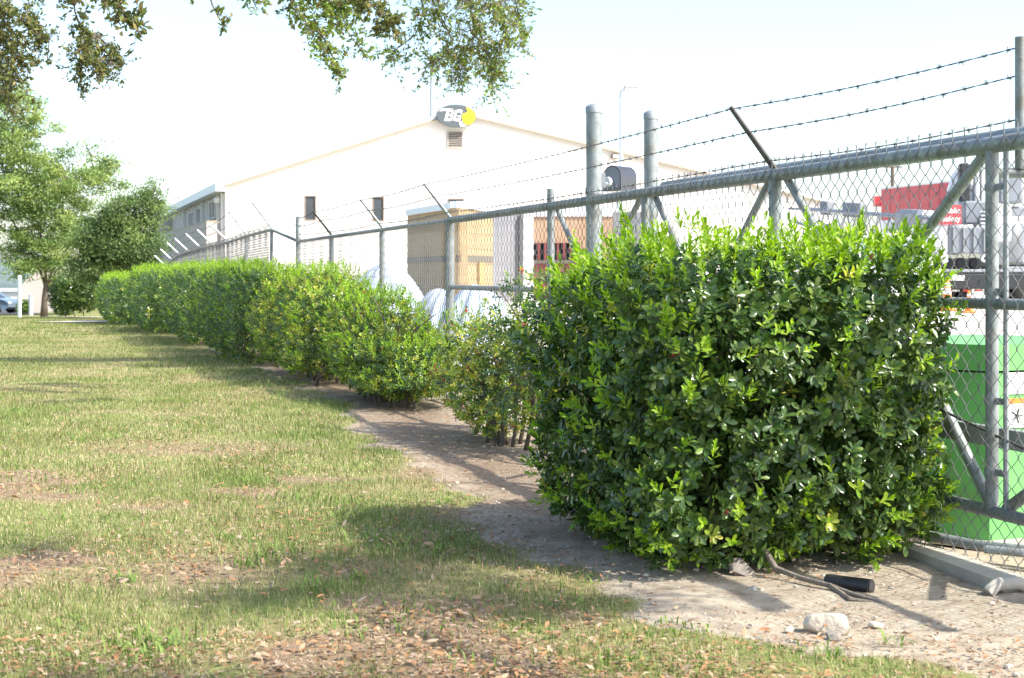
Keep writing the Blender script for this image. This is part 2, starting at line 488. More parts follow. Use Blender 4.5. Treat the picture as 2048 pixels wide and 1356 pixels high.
# roof slabs with rake trim
DEP = 46
for (a, b) in ((448, 911), (911, 1668)):
    p0, p1 = G(a, gtop(a) if a > 450 else 371), G(b, gtop(b))
    rf = MB(); rf.prism([p0 + UO * .25 + UZ * .02, p1 + UO * .25 + UZ * .02, p1 + UO * .25 + UZ * .18, p0 + UO * .25 + UZ * .18], UW * DEP)
    r = obj('roof', rf, M_whitem, wh)
    tr = MB(); tr.prism([p0 + UO * .32 - UZ * .07, p1 + UO * .32 - UZ * .07, p1 + UO * .32 + UZ * .02, p0 + UO * .32 + UZ * .02], UW * .06)
    obj('rake_trim', tr, M_trim, wh)
# side wall in shade, with downpipes, windows, gutter
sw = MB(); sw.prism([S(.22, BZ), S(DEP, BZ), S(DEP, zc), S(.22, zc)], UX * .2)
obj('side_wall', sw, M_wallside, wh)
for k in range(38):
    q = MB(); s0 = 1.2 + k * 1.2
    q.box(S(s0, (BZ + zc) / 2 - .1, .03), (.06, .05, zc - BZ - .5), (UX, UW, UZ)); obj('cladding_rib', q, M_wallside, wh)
gt = MB(); gt.box(S(DEP / 2 - .2, zc - .12, .3), (.5, DEP, .42), (UX, UW, UZ)); obj('gutter', gt, M_whitem, wh)
for s0, w in ((.55, .28), (2.4, .16), (10.2, .22), (20.7, .24)):
    q = MB(); q.box(S(s0, (BZ + zc - .4) / 2, .12), (.16, w, zc - .4 - BZ), (UX, UW, UZ)); obj('downpipe', q, M_wall, wh)
for (s0, s1, z0, z1) in ((4.26, 6.86, 4.4, 5.33), (11.5, 13.5, 4.3, 5.24), (15.6, 18.0, 4.25, 5.17)):
    fr = MB(); cs, cz = (s0 + s1) / 2, (z0 + z1) / 2
    fr.box(S(cs, z1, .03), (.1, s1 - s0, .08), (UX, UW, UZ)); fr.box(S(cs, z0, .03), (.1, s1 - s0, .08), (UX, UW, UZ))
    for q in (s0, cs, s1): fr.box(S(q, cz, .03), (.1, .1, z1 - z0), (UX, UW, UZ))
    f = obj('window', fr, M_wallside, wh)
    for a, b in ((s0, cs), (cs, s1)):
        pn = MB(); pn.box(S((a + b) / 2, cz, .012), (.03, b - a - .1, z1 - z0 - .08), (UX, UW, UZ)); obj('pane', pn, M_glass, f)
# wing at the back that faces the camera
wg = MB()
e = S(30, 0); 
wg.prism([e + UZ * BZ, e - UX * 10.2 + UZ * BZ, e - UX * 10.2 + UZ * .6, e - UX * 7 + UZ * 4.2, e - UX * 2 + UZ * 5.2, e + UZ * 5.2], UW * .3)
obj('wing_wall', wg, M_annex, wh)
# louvre vent under the sign, its slats one by one
vx0, vx1, vt, vb = 894, 925, 263, 297
q = MB()
for (a, b, c, d) in ((vx0, vx1, vt, vt + 2), (vx0, vx1, vb - 2, vb), (vx0, vx0 + 2, vt + 2, vb - 2), (vx1 - 2, vx1, vt + 2, vb - 2)):
    q.prism([G(a, d, .10), G(b, d, .10), G(b, c, .10), G(a, c, .10)], UW * .1)
ve = obj('louvre_vent', q, M_annex, wh)
q = MB(); q.prism([G(vx0 + 2, vb - 2, .012), G(vx1 - 2, vb - 2, .012), G(vx1 - 2, vt + 2, .012), G(vx0 + 2, vt + 2, .012)], UW * .008); obj('vent_shade_panel', q, M_dark, ve)  # flat dark panel stands in for the shade behind the slats
for k in range(8):
    y = vt + 5 + k * 3.6
    q = MB(); c = G((vx0 + vx1) / 2, y, .07); q.box(c, ((vx1 - vx0 - 4) / F * 79, .08, .02), (UX, (UW + UZ * .5).normalized(), UX.cross((UW + UZ * .5).normalized())))
    obj('slat', q, M_annex, ve)
# wall lamp
wlmp = MB(); c = G(1228, 313, .14); wlmp.bbox(c, (.42, .26, .24), (UX, UW, UZ), .04); lo = obj('wall_lamp', wlmp, M_frame, wh)
q = MB(); q.bbox(G(1228, 313.5, .28), (.34, .04, .16), (UX, UW, UZ), .01); obj('lens', q, M_lens, lo)
cb = MB(); cb.bbox(S(.9, zc - .75, .35), (.3, .5, .3), (UX, UW, UZ), .05); obj('soffit_box', cb, M_wallside, wh)

def text_mesh(body, size, extr=0.01, bold=0.0, shear=0.0):
    cu = bpy.data.curves.new('lettering', 'FONT'); cu.body = body; cu.size = size; cu.extrude = extr; cu.offset = bold; cu.shear = shear
    cu.align_x = 'CENTER'; cu.align_y = 'CENTER'
    o = bpy.data.objects.new('lettering', cu); col.objects.link(o)
    dg = bpy.context.evaluated_depsgraph_get()
    me = bpy.data.meshes.new_from_object(o.evaluated_get(dg))
    bpy.data.objects.remove(o); bpy.data.curves.remove(cu)
    return me
def place_mesh(name, me, c, ax, mat_, parent):
    M = Matrix((ax[0], ax[1], ax[2])).transposed().to_4x4()
    me.transform(M); me.transform(Matrix.Translation(Vector(c) - wloc(parent)))
    me.materials.clear(); me.materials.append(mat_)
    o = bpy.data.objects.new(name, me); o.parent = parent; col.objects.link(o); return o

def oval_sign(c, ax, W, H, label, tilt=0):
    """grey oval sign board with white lettering and a yellow drop"""
    rt = thing('oval_sign', c, label, 'sign')
    a0, a1, a2 = ax     # right, up, towards the viewer
    def pt(x, y, z): return Vector(c) + a0 * (x * W / 2) + a1 * (y * H / 2) + a2 * z
    ring = [pt(math.cos(2 * math.pi * k / 48), math.sin(2 * math.pi * k / 48), 0) for k in range(48)]
    q = MB(); q.prism(ring, a2 * .12); obj('board', q, M_signg, rt)
    def flat(name, pts, z, mm, th=.012):
        pts = [(x / max(1, math.hypot(x, y) / .955), y / max(1, math.hypot(x, y) / .955)) for x, y in pts]
        q = MB(); q.prism([pt(x, y, z) for x, y in pts], a2 * th); return obj(name, q, mm, rt)
    # white stroke from the left edge into the letters
    flat('white_stroke', [(-.90, .36), (-.74, .62), (-.2, .60), (-.2, .40), (-.55, .42)], .122, M_white)
    # yellow drop: round body with a curl up to the rim
    dr = []
    for k in range(28):
        t = R(150) + R(245) * k / 27
        dr.append((.60 + .34 * math.cos(t), -.10 + .64 * math.sin(t)))
    dr += [(.97, .14), (.90, .38), (.76, .60), (.60, .76), (.47, .84), (.50, .62), (.55, .46), (.50, .34), (.40, .26)]
    flat('yellow_drop_outline', [(.60 + (x - .60) * 1.07, (y - .1) * 1.06 + .1) for x, y in dr], .122, M_signg)
    flat('yellow_drop', dr, .136, M_signy)
    for rr, a_, b_ in ((.20, 20, 300), (.11, -40, 240)):
        arc = [(.56 + rr * math.cos(R(t)), -.18 + rr * 1.85 * math.sin(R(t))) for t in np.linspace(a_, b_, 14)]
        q = MB(); q.tube([pt(x, y, .15) for x, y in arc], .022, 5); obj('drop_line', q, M_signo, rt)
    flat('white_tail', [(.12, -.5), (.26, -.42), (.32, -.66), (.50, -.80), (.62, -.76), (.40, -.93), (.2, -.96), (.14, -.74)], .122, M_white)
    # slanted block letters built from butted strokes, in a 0..1 letter box
    strokes = {'B': [(0, 0, .34, 1), (.34, .78, .80, 1), (.34, .42, .80, .60), (.34, 0, .80, .22), (.80, .56, 1, .94), (.80, .06, 1, .48)],
               'G': [(0, .06, .30, .94), (.30, .78, .84, 1), (.84, .62, 1, .94), (.30, 0, .84, .22), (.84, .06, 1, .50), (.52, .36, .84, .50)]}
    for ch, x0 in (('B', -.62), ('G', -.20)):
        q = MB()
        for (a_, b_, c_, d_) in strokes[ch]:
            def lp_(u, v): return pt(x0 + u * .36 + v * .14, -.46 + v * 1.02, .124)
            q.prism([lp_(a_, b_), lp_(c_, b_), lp_(c_, d_), lp_(a_, d_)], a2 * .014)
        obj('letter', q, M_white, rt)
    return rt
p = G(908, 234, .40)
oval_sign(p, (UX, UZ, UO), 2.25, 1.24, 'grey oval sign with white BG letters at the warehouse gable peak', 0)
oval_sign(S(5.6, CAMZ + (550 - 475) / F * 80, .1), (-UW, UZ, -UX), 3.0, .82, 'grey and yellow oval sign low on the shaded side wall')
q = MB(); q.box(S(5.4, CAMZ + (550 - 449) / F * 80, .06), (.03, 1.7, .16), (UX, UW, UZ))
obj('nameplate', q, M_greyp, wh)
q = MB(); a = at(862, 236, 84); q.tube([a - UZ * .8, a + UZ * 2.8], .05, 8)
tag(obj('mast', q, M_greyp), 'thin grey mast above the warehouse roof, left of the sign', 'mast')
# annex wall along the warehouse's shaded side
an = thing('annex_wall', (-15.2, 70, -1.8), 'low beige stucco annex along the shaded side of the warehouse', 'building')
p0 = at(413, 445, 70); p1 = at(320, 472.5, 94); 
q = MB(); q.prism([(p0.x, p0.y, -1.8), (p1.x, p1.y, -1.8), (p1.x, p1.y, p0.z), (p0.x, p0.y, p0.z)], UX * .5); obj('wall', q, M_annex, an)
q = MB(); d = (p1 - p0); d.z = 0; d.normalize()
q.prism([(p0.x, p0.y, p0.z), (p1.x, p1.y, p0.z), (p1.x, p1.y, p0.z + .1), (p0.x, p0.y, p0.z + .1)], UX * .6); obj('coping', q, M_trim, an)
# low pale building at the far left
lb = thing('low_building', (at(20, 620, 125).x, 125, -3.4), 'low pale building beyond the parked cars at the far left', 'building')
q = MB(); z1 = at(0, 583, 125).z
q.box(((at(-160, 600, 125).x + at(61, 600, 125).x) / 2, 127, (z1 - 3.4) / 2), (at(61, 600, 125).x - at(-160, 600, 125).x, 4, z1 + 3.4)); obj('wall', q, M_wall, lb)
q = MB(); q.box(((at(-160, 600, 125).x + at(62, 600, 125).x) / 2, 127, z1 + .12), (at(62, 600, 125).x - at(-160, 600, 125).x + .3, 4.4, .24)); obj('roof', q, M_whitem, lb)
q = MB(); zz = at(0, 606, 125).z; q.box(((at(-160, 600, 125).x + at(61, 600, 125).x) / 2, 124.95, zz), (at(61, 600, 125).x - at(-160, 600, 125).x - .1, .1, .25)); obj('band', q, M_white, lb)
# two slim posts on the verge
for px, y0, y1, Y, lab, r in ((39, 553, 640, 60, 'tall slim grey sign post at the far edge of the lawn', .085), (62, 589, 628, 78, 'short grey steel post against the pale wall at the far left', .12)):
    a, b = at(px, y1, Y), at(px, y0, Y)
    a.z = min(a.z, gzf(a.x, Y)) - .05
    rt = thing('sign_post', a, lab, 'post')
    q = MB(); q.tube([a, b], r, 10); obj('post', q, M_pole, rt, smooth='auto')
    q = MB(); q.lathe(b, [(r, -.005), (r * 1.1, 0), (r * .8, .04), (.01, .05)], 10); obj('cap', q, M_pole, rt)

# ------------------------------------------------------------------ tan utility building and neighbours behind the fence
YB = 38.0
ub = thing('utility_building', (at(900, 600, YB).x, YB, .3), 'tan block building with pale blue roof edge behind the fence', 'building')
A, B, Cc = at(815, 0, 43), at(917, 0, YB), at(985, 0, 40.5)
GZB = .3
def wallquad(a, b, z0, z1, th, mm, name, parent, off=0.0):
    a = Vector((a.x, a.y, 0)); b = Vector((b.x, b.y, 0)); d = (b - a).normalized(); nrm = Vector((d.y, -d.x, 0))
    q = MB(); a2, b2 = a + nrm * off, b + nrm * off
    q.prism([a2 + UZ * z0, b2 + UZ * z0, b2 + UZ * z1, a2 + UZ * z1], -nrm * th); return obj(name, q, mm, parent)
ztop = at(917, 416, YB).z
bh = .204
for (a, b) in ((A, B), (B, Cc)):
    wallquad(a, b, GZB, ztop, .25, M_tan, 'wall', ub)
    zb = at(917, 517, YB).z
    wallquad(a, b, zb - .09, zb + .09, .1, M_band, 'band_course', ub, .02)
    wallquad(a, b, ztop, ztop + .18, .3, M_whitem, 'parapet_cap', ub, .06)
    # courses of split block
    nb = int((ztop - GZB) / .41)
    for k in range(nb):
        wallquad(a, b, GZB + k * .41 + .02, GZB + k * .41 + .39, .05, M_tan, 'block_course', ub, .012)
wallquad(Cc, at(985, 0, 46), GZB, ztop, .2, M_tan, 'wall', ub)
q = MB(); w0, w1 = at(954, 0, 39.3), at(964, 0, 39.6); wallquad(w0, w1, GZB, at(953, 525, 39.5).z, .06, mat('yellow_bollard', (.42, .31, .12), .6), 'bollard', ub, .08)  # flat yellow strip stands in for a slim bollard
# grey clad block and buff wall with open bay
gb = thing('grey_clad_block', (at(1015, 600, 41).x, 41, .3), 'grey panelled block beside the tan utility building', 'building')
zt2 = at(1015, 424, 41).z
a, b = at(985.5, 0, 40.6), at(1040, 0, 42); 
for k in range(6):
    t0, t1 = k / 6, (k + 1) / 6
    wallquad(a.lerp(b, t0 + .004), a.lerp(b, t1 - .004), GZB, zt2, .3, M_greyp, 'panel', gb)
wallquad(b, at(1047, 0, 41.6), GZB, zt2, .3, M_white, 'corner_post', gb)
bw = thing('buff_bay_building', (at(1130, 600, 44).x, 44, .3), 'buff stucco building with a dark open bay and maroon rail', 'building')
zt3 = at(1100, 433, 44).z
a, b = at(1046, 0, 44), at(1226, 0, 44)
zb0 = at(1100, 486, 44).z
wallquad(a, b, zb0, zt3, .3, M_tan2, 'wall', bw)
wallquad(at(1160, 0, 44), b, GZB, zb0, .3, M_tan2, 'wall', bw, -.002)
wallquad(a + Vector((0, .3, 0)), at(1160, 0, 44.3), GZB, zb0, .1, M_dark, 'bay_shade_panel', bw)  # dark panel stands in for the bay's shaded inside
wallquad(a, b, zt3, zt3 + .35, .34, M_whitem, 'parapet', bw, .05)
for k in range(9):
    c = a.lerp(at(1160, 0, 44), (k + .5) / 9)
    q = MB(); q.box((c.x, 43.95, (zb0 + GZB) / 2), (.07, .07, zb0 - GZB)); obj('bay_bar', q, M_maroon, bw)
q = MB(); zr = at(0, 527, 44).z; q.box(((a.x + at(1160, 0, 44).x) / 2, 43.85, zr - .45), (at(1160, 0, 44).x - a.x, .08, .9)); obj('maroon_panel', q, M_maroon, bw)
q = MB(); q.box(((a.x + at(1160, 0, 44).x) / 2, 43.8, zr + .05), (at(1160, 0, 44).x - a.x, .12, .1)); obj('rail', q, M_band, bw)
gg = thing('grey_shed', (at(1255, 600, 43).x, 43, .3), 'grey panelled shed with a small roof vent behind the tall gate posts', 'building')
for k in range(4):
    a, b = at(1227 + k * 15, 0, 43), at(1241.4 + k * 15, 0, 43); wallquad(a, b, GZB, at(0, 424, 43).z, .3, M_greyp, 'panel', gg)
q = MB(); c = at(1238, 414, 43.2); q.box(c, (.2, .2, .35)); q.box(c + UZ * .2, (.28, .28, .06)); obj('roof_vent', q, M_pole, gg)

# ------------------------------------------------------------------ light pole
c = at(1242, 600, 54); zt = at(1242, 160, 54).z; base = gzf(c.x, 54)
lp = thing('light_pole', (c.x, 54, base), 'tall slim light pole with a flat box lamp above the yard', 'lamp')
q = MB(); q.tube([(c.x, 54, base), (c.x, 54, zt)], .085, 8, r1=.06); obj('pole', q, M_pole, lp, smooth='auto')
q = MB(); q.box((c.x, 54, zt - .15), (.30, .2, .55)); obj('mount_box', q, M_pole, lp)
q = MB(); q.bbox((c.x + .42, 54, zt - .25), (.56, .45, .12), None, .03); hd = obj('lamp_head', q, M_pole, lp)
q = MB(); q.bbox((c.x + .45, 54, zt - .33), (.4, .36, .03), None, .01); obj('lens', q, M_lens, hd)
q = MB(); q.lathe((c.x, 54, base), [(.22, 0), (.22, .05), (.12, .1)], 12); obj('base_plate', q, M_pole, lp)

# ------------------------------------------------------------------ chain-link fence and gate
PW, PH = .0442, .0884            # half diamond width, diamond height
def chain_mesh(name, p0, p1, zb, zt, parent, rw=.0021, sides=3, barbs=True, off=.045, forks=True):
    """woven wire: every wire is a zigzag hooked into its neighbours; vectorised"""
    p0 = np.array([p0[0], p0[1]]); p1 = np.array([p1[0], p1[1]])
    L = np.linalg.norm(p1 - p0); d = (p1 - p0) / L
    nrm = np.array([-d[1], d[0]])
    if nrm @ np.array([FN.x, FN.y]) < 0: nrm = -nrm
    nw = int(L / PW); nh = int((zt - zb) / (PH / 2))
    kk = np.arange(nh + 1); ii = np.arange(nw)
    K, I = np.meshgrid(kk, ii)
    right = ((K + I) % 2).astype(float)
    u = (I + right) * PW + (right - .5) * .004
    w = off + (right - .5) * .006 * np.where(K % 2, 1, -1) * 1.0
    sag = .004 * np.sin(I * .37) * np.sin(K * .21)
    X = p0[0] + d[0] * u + nrm[0] * (w + sag); Y = p0[1] + d[1] * u + nrm[1] * (w + sag); Z = zb + K * PH / 2
    P = np.stack([X, Y, Z], -1)                         # nw, nh+1, 3
    V = []; 
    dirs = [(math.cos(2 * math.pi * s / sides + .5), math.sin(2 * math.pi * s / sides + .5)) for s in range(sides)]
    ring = np.stack([P + rw * (c_ * np.array([d[0], d[1], 0]) + s_ * np.array([nrm[0], nrm[1], 0])) * 1.25 for c_, s_ in dirs], 2)  # nw,nh+1,sides,3
    V = ring.reshape(-1, 3)
    id_ = np.arange(len(V)).reshape(nw, nh + 1, sides)
    T = []
    for s in range(sides):
        t = (s + 1) % sides
        T.append(np.stack([id_[:, :-1, s], id_[:, :-1, t], id_[:, 1:, t], id_[:, 1:, s]], -1).reshape(-1, 4))
    T = np.concatenate(T)
    if barbs:   # twisted ends standing above the top
        m = MB()
        for i in range(nw):
            if (nh + i) % 2: 
                b = P[i, nh]; b = Vector(b)
                h = .042
                m.tube([b, b + UZ * h], rw * 1.5, 3, False)
                if forks:
                    dd = Vector((d[0], d[1], 0))
                    m.tube([b + UZ * h, b + UZ * (h + .012) + dd * .008], rw, 3, False)
                    m.tube([b + UZ * h, b + UZ * (h + .012) - dd * .008], rw, 3, False)
        bv = np.array(m.v); bf = np.array(m.f) + len(V)
        V = np.concatenate([V, bv]); T = np.concatenate([T, bf])
    o = obj_np(name, V, T, M_wire, parent, smooth=True)
    return tag(o, kind='stuff')

def fp(Y, z=0, out=0.0):
    return Vector((fx(Y), Y, z)) + FN * out

def strand(path_pts, r, parent, step=.1, n=4):
    """one barbed strand: two twisted wires with four-point barbs"""
    m = MB()
    for a, b in zip(path_pts[:-1], path_pts[1:]):
        a, b = Vector(a), Vector(b); L = (b - a).length; d = (b - a).normalized()
        s = d.cross(UZ).normalized(); u = s.cross(d)
        k = max(2, int(L / .05)); pts1 = []; pts2 = []
        for i in range(k + 1):
            t = i / k; c = a.lerp(b, t) - UZ * (.02 * math.sin(math.pi * t)); ph = i * 1.9
            o_ = (s * math.cos(ph) + u * math.sin(ph)) * r * 1.1
            pts1.append(c + o_); pts2.append(c - o_)
        m.tube(pts1, r, 3, False); m.tube(pts2, r, 3, False)
        nb_ = int(L / .127)
        for i in range(nb_):
            t = (i + .5) / nb_; c = a.lerp(b, t) - UZ * (.02 * math.sin(math.pi * t))
            m.tube([c - d * .010, c + d * .010], r * 2.6, 5)
            for j in range(4):
                ang = random.uniform(0, 6.28); q = (s * math.cos(ang) + u * math.sin(ang)) * .017 + d * random.uniform(-.006, .006)
                m.tube([c, c + q], r * .9, 3, False)
    return obj('barbed_wire', m, M_barb, parent)

def post(name, p, z0, z1, r, parent, cap=True, mm=None, n=14):
    q = MB(); q.tube([(p[0], p[1], z0), (p[0], p[1], z1)], r, n)
    o = obj(name, q, mm or M_galv2, parent, smooth='auto')
    if cap:
        q = MB(); q.lathe((p[0], p[1], z1), [(r * 1.07, -.05), (r * 1.07, -.006), (r * 1.0, 0), (r * .75, .012), (r * .4, .02), (.002, .022)], n)
        obj('cap', q, M_galv, o, smooth='auto')
    return o

ZT = 1.80; ZM = 1.128; ZBm = .25
gate = thing('sliding_gate', fp(8, 0), 'galvanised chain-link sliding gate with pipe frame and diagonal braces', 'gate')
Y0g, Y1g = 4.6, 14.57
q = MB(); q.tube([fp(Y0g, ZT), fp(Y1g, ZT)], .036, 14); obj('top_rail', q, M_galv2, gate, smooth='auto')
q = MB(); q.tube([fp(Y0g, ZT + .035, -.075), fp(9.6, ZT + .035, -.075)], .036, 14); obj('rear_top_rail', q, M_galv2, gate, smooth='auto')
q = MB(); q.tube([fp(Y0g, ZM), fp(Y1g, ZM)], .024, 12); obj('mid_rail', q, M_galv2, gate, smooth='auto')
q = MB(); q.tube([fp(Y0g, ZBm), fp(Y1g, ZBm)], .028, 12); obj('bottom_rail', q, M_galv2, gate, smooth='auto')
for Yu, r in ((6.13, .028), (7.98, .036), (9.74, .028), (11.6, .03)):
    q = MB(); p = fp(Yu, 0, -.0); z1 = ZT - .02 if Yu != 11.6 else ZT + .14
    z0 = ZBm if Yu in (6.13, 9.74) else 0.0
    q.tube([p + UZ * z0, p + UZ * z1], r, 12); obj('upright', q, M_galv2, gate, smooth='auto')
q = MB(); q.tube([fp(6.04, ZBm - .02), fp(6.04, ZT - .02)], .012, 8); obj('tension_bar', q, M_galv, gate, smooth='auto')
for z in (.42, .72, 1.18, 1.62):
    q = MB(); q.tube([fp(6.13, z - .014), fp(6.13, z + .014)], .032, 12); q.box(fp(6.08, z), (.012, .09, .028), (FN, FD, UZ)); obj('clamp', q, M_galv, gate, smooth='auto')
    q = MB(); q.tube([fp(6.06, z, .012), fp(6.06, z, -.02)], .007, 6); obj('clamp_bolt', q, M_galv, gate)
for (ya, za, yb, zb, r) in ((6.20, ZT - .03, 6.98, ZM + .05, .025), (7.98 + .1, ZT - .03, 8.75, ZM + .03, .022), (7.88, ZT - .03, 7.25, ZM + .05, .022),
                            (9.74 + .12, ZT - .03, 10.7, ZM + .03, .022), (9.62, ZT - .03, 9.0, ZM + .05, .022), (11.5, ZT - .03, 10.8, ZM + .05, .022),
                            (6.16, ZBm + .02, 6.85, ZM - .04, .024), (6.06, ZBm + .02, 5.2, ZM - .3, .026)):
    q = MB(); q.tube([fp(ya, za, -.02), fp(yb, zb, -.02)], r, 10); obj('diagonal_brace', q, M_galv2, gate, smooth='auto')
q = MB(); q.tube([fp(6.55, .66, .0), fp(5.2, .4, .0)], .006, 6); obj('truss_rod', q, M_rust, gate)
q = MB(); q.box(fp(6.6, .545, -.13), (.04, 4.4, .085), (FN, FD, UZ)); obj('guide_beam', q, M_galv, gate)
chain_mesh('chain_link_mesh', fp(Y0g), fp(Y1g), .02, ZT + .035, gate)
for Y in np.arange(5, 14.4, .33):
    q = MB(); c = fp(Y, ZT); u = FN
    q.tube([c + u * .04 + UZ * .03, c + u * .053, c + u * .04 - UZ * .035], .0022, 4); obj('tie_wire', q, M_wire, gate)
# barbed-wire arm on the gate
def arm(Y, parent, base=None, mm=None, L=.42, top=ZT, thick=.016):
    b = Vector(base) if base is not None else fp(Y, top + .03)
    tip = b + FN * (.27 * L / .42) + UZ * (.335 * L / .42)
    q = MB(); q.tube([b, b.lerp(tip, .55), tip], thick, 6, r1=thick * .75); obj('barbed_wire_arm', q, mm or M_galv, parent)
    return b, tip
bA, tA = arm(7.98, gate, mm=M_rust, thick=.017)
endp = fp(5.35, 0, -.16)
def on(b, t, k): return Vector(b).lerp(Vector(t), k)
# fixed fence run from the gate to the jog
fence = thing('chain_link_fence', fp(18, gzf(fx(18), 18)), 'chain-link fence run with angled wire arms behind the middle shrubs', 'fence')
posts = [14.57, 17.6, 20.85, 23.7]
arms = []
for Y in posts:
    g0 = gzf(fx(Y), Y) - .05
    if Y != 23.7: post('post', fp(Y), g0, ZT, .033 if Y != 14.57 else .045, fence, cap=False); arms.append(arm(Y, fence, mm=M_rust if Y > 20 else None, thick=.02))
    else: post('post', fp(Y), g0, 1.25 + (550 - 434) / F * 23.7, .042, fence, cap=True)
q = MB(); q.tube([fp(14.57, ZT), fp(23.7, ZT)], .024, 10); obj('top_rail', q, M_galv2, fence, smooth='auto')
chain_mesh('chain_link_mesh', fp(14.57), fp(23.7), -.1, ZT + .035, fence, rw=.0025)
# gate posts
gp = []
def gate_post(px, Y, ztop, r, label, z0=0.0):
    c = at(px, 600, Y); g = gzf(c.x, Y) - .05
    rt = thing('gate_post', (c.x, Y, g), label, 'post')
    post('shaft', c, g, ztop, r, rt, n=20)
    for z in (.5,):
        q = MB(); q.lathe((c.x, Y, ZT + .05), [(r * 1.12, 0), (r * 1.12, .05)], 18); obj('collar', q, M_galv, rt, smooth='auto')
    return rt, c
g1, c1 = gate_post(1188, 10.75, at(0, 213, 10.75).z, .059, 'tall thick capped gate post nearest the warehouse sign')
g2, c2 = gate_post(1302, 11.3, at(0, 226, 11.3).z, .055, 'tall thick capped gate post second from the warehouse sign, just right of a black housing')
c3 = at(2041, 600, 6.12)
q = MB(); q.tube([(c3.x, 6.12, at(0, 338, 6.12).z), (c3.x, 6.12, at(0, 74, 6.12).z)], .023, 14); ex = obj('wire_extension_post', q, M_galv2, gate, smooth='auto')
q = MB(); z = at(0, 346, 6.12).z; q.tube([fp(6.13, z, -.02), (c3.x + .02, 6.12, z), (c3.x + .4, 6.0, z)], .021, 12); obj('cross_pipe', q, M_galv2, gate, smooth='auto')
# strands
t0 = [c3 + Vector((0, 0, at(0, 94, 6.12).z - c3.z)), c3 + Vector((0, 0, at(0, 150, 6.12).z - c3.z)), c3 + Vector((0, 0, at(0, 238, 6.12).z - c3.z))]
ks = (.97, .6, .14)
for k, st in zip(ks, t0):
    pts = [st, on(bA, tA, k)] + [on(a, b, k) for a, b in arms[:1]]
    strand(pts, .0021, gate)
pe = fp(23.7)
for j, k in enumerate(ks):
    pts = [on(a, b, k) for a, b in arms] + [(pe.x, pe.y, ZT + .38 - j * .13)]
    strand(pts, .0027, fence)
# far fence run beyond the jog
K0, K1 = Vector((-4.0, 24.1, 0)), Vector((-10.5, 44.8, 0))
far = thing('chain_link_fence', (K0.x, K0.y, gzf(K0.x, K0.y)), 'farther chain-link fence run with pale angled arms above the long hedge', 'fence')
zk0, zk1 = 1.25 + .752, 1.25 + .44
fposts = []
xsps = [543.4, 492.5, 456, 426, 400.7, 376.3, 358.6, 344, 331]
ysps = [459.5, 472.7, 485, 491.5, 497, 503.7, 510, 521.4, 533]
Kd = (K1 - K0).normalized()
far_arms = []
pts_top = []
for i_, (px, py) in enumerate(zip(xsps, ysps)):
    a = (px - 1024) / F
    t = (a * K0.y - K0.x) / (Kd.x - a * Kd.y)
    p = K0 + Kd * t
    z = CAMZ - (py - 550) / F * p.y
    pts_top.append(Vector((p.x, p.y, z)))
    post('post', p, gzf(p.x, p.y) - .05, z, .032, far, cap=False, n=10)
    b = Vector((p.x, p.y, z + .02)); tip = b + FN * (.33 if i_ < 2 else .36) + UZ * (.44 if i_ < 2 else .34)
    q = MB(); q.tube([b, tip], .016 if i_ < 2 else .026, 6); obj('barbed_wire_arm', q, M_galv if i_ < 2 else M_pole, far); far_arms.append((b, tip))
for a, b in zip(pts_top[:-1], pts_top[1:]):
    q = MB(); q.tube([a, b], .027, 8); obj('top_rail', q, M_galv2, far, smooth='auto')
    zt_ = (a.z + b.z) / 2
    m = chain_mesh('chain_link_mesh', a, b, zt_ - 1.7, zt_ + .03, far, rw=.003, forks=False)
    me = m.data
    # shear the panel so that it follows the sloping rail
    co = np.empty(len(me.vertices) * 3, np.float32); me.vertices.foreach_get('co', co); co = co.reshape(-1, 3)
    wl_ = wloc(far); L_ = (b - a).to_2d().length; dd = (b - a).to_2d() / L_
    uu = ((co[:, 0] + wl_.x - a.x) * dd.x + (co[:, 1] + wl_.y - a.y) * dd.y) / L_
    co[:, 2] += (uu - .5) * (b.z - a.z); me.vertices.foreach_set('co', co.ravel()); me.update()
jg = [fp(23.7, ZT), pts_top[0]]
q = MB(); q.tube(jg, .027, 8); obj('top_rail', q, M_galv2, far, smooth='auto')
chain_mesh('chain_link_mesh', fp(23.7), pts_top[0], .15, ZT + .04, far, rw=.0028)
for k in ks:
    strand([(pe.x, pe.y, ZT + .1 + .28 * k)] + [on(a, b, k) for a, b in far_arms], .0022, far, n=3)

# black rounded housing on the gate post, seen beyond the top rail
hc = at(1238, 357, 11.0)
hs = thing('gate_operator_housing', (hc.x, hc.y, hc.z - .1), 'black rounded housing clamped between the two tall gate posts', 'housing')
prof = [(-.085, -.10), (.085, -.10)] + [(.085 * math.cos(R(t)), .01 + .085 * math.sin(R(t))) for t in range(0, 181, 15)]
ax = (Vector((.75, -.66, 0)), Vector((.66, .75, 0)), UZ)   # face, length
def hp(x, y, z): return hc + ax[0] * x + ax[1] * y + ax[2] * z
q = MB(); q.prism([hp(x, -.09, z) for x, z in prof], ax[1] * .2)
sh = obj('shell', q, M_house, hs, smooth='auto')
q = MB(); q.prism([hp(x * .88, -.093, z * .88) for x, z in prof], ax[1] * .004); obj('face_plate', q, M_grey, hs)
q = MB(); q.tube([(c1.x + .03, 10.78, hc.z - .05), hc + Vector((-.05, 0, -.05))], .02, 8); q.box((c1.x + .06, 10.76, hc.z - .03), (.05, .05, .11)); obj('bracket', q, M_galv, hs)
q = MB(); q.lathe(hp(-.02, -.13, -.03), [(.035, 0), (.04, .02), (.03, .05)], 10, (ax[0], UZ, ax[1])); obj('knob', q, M_pole, hs)

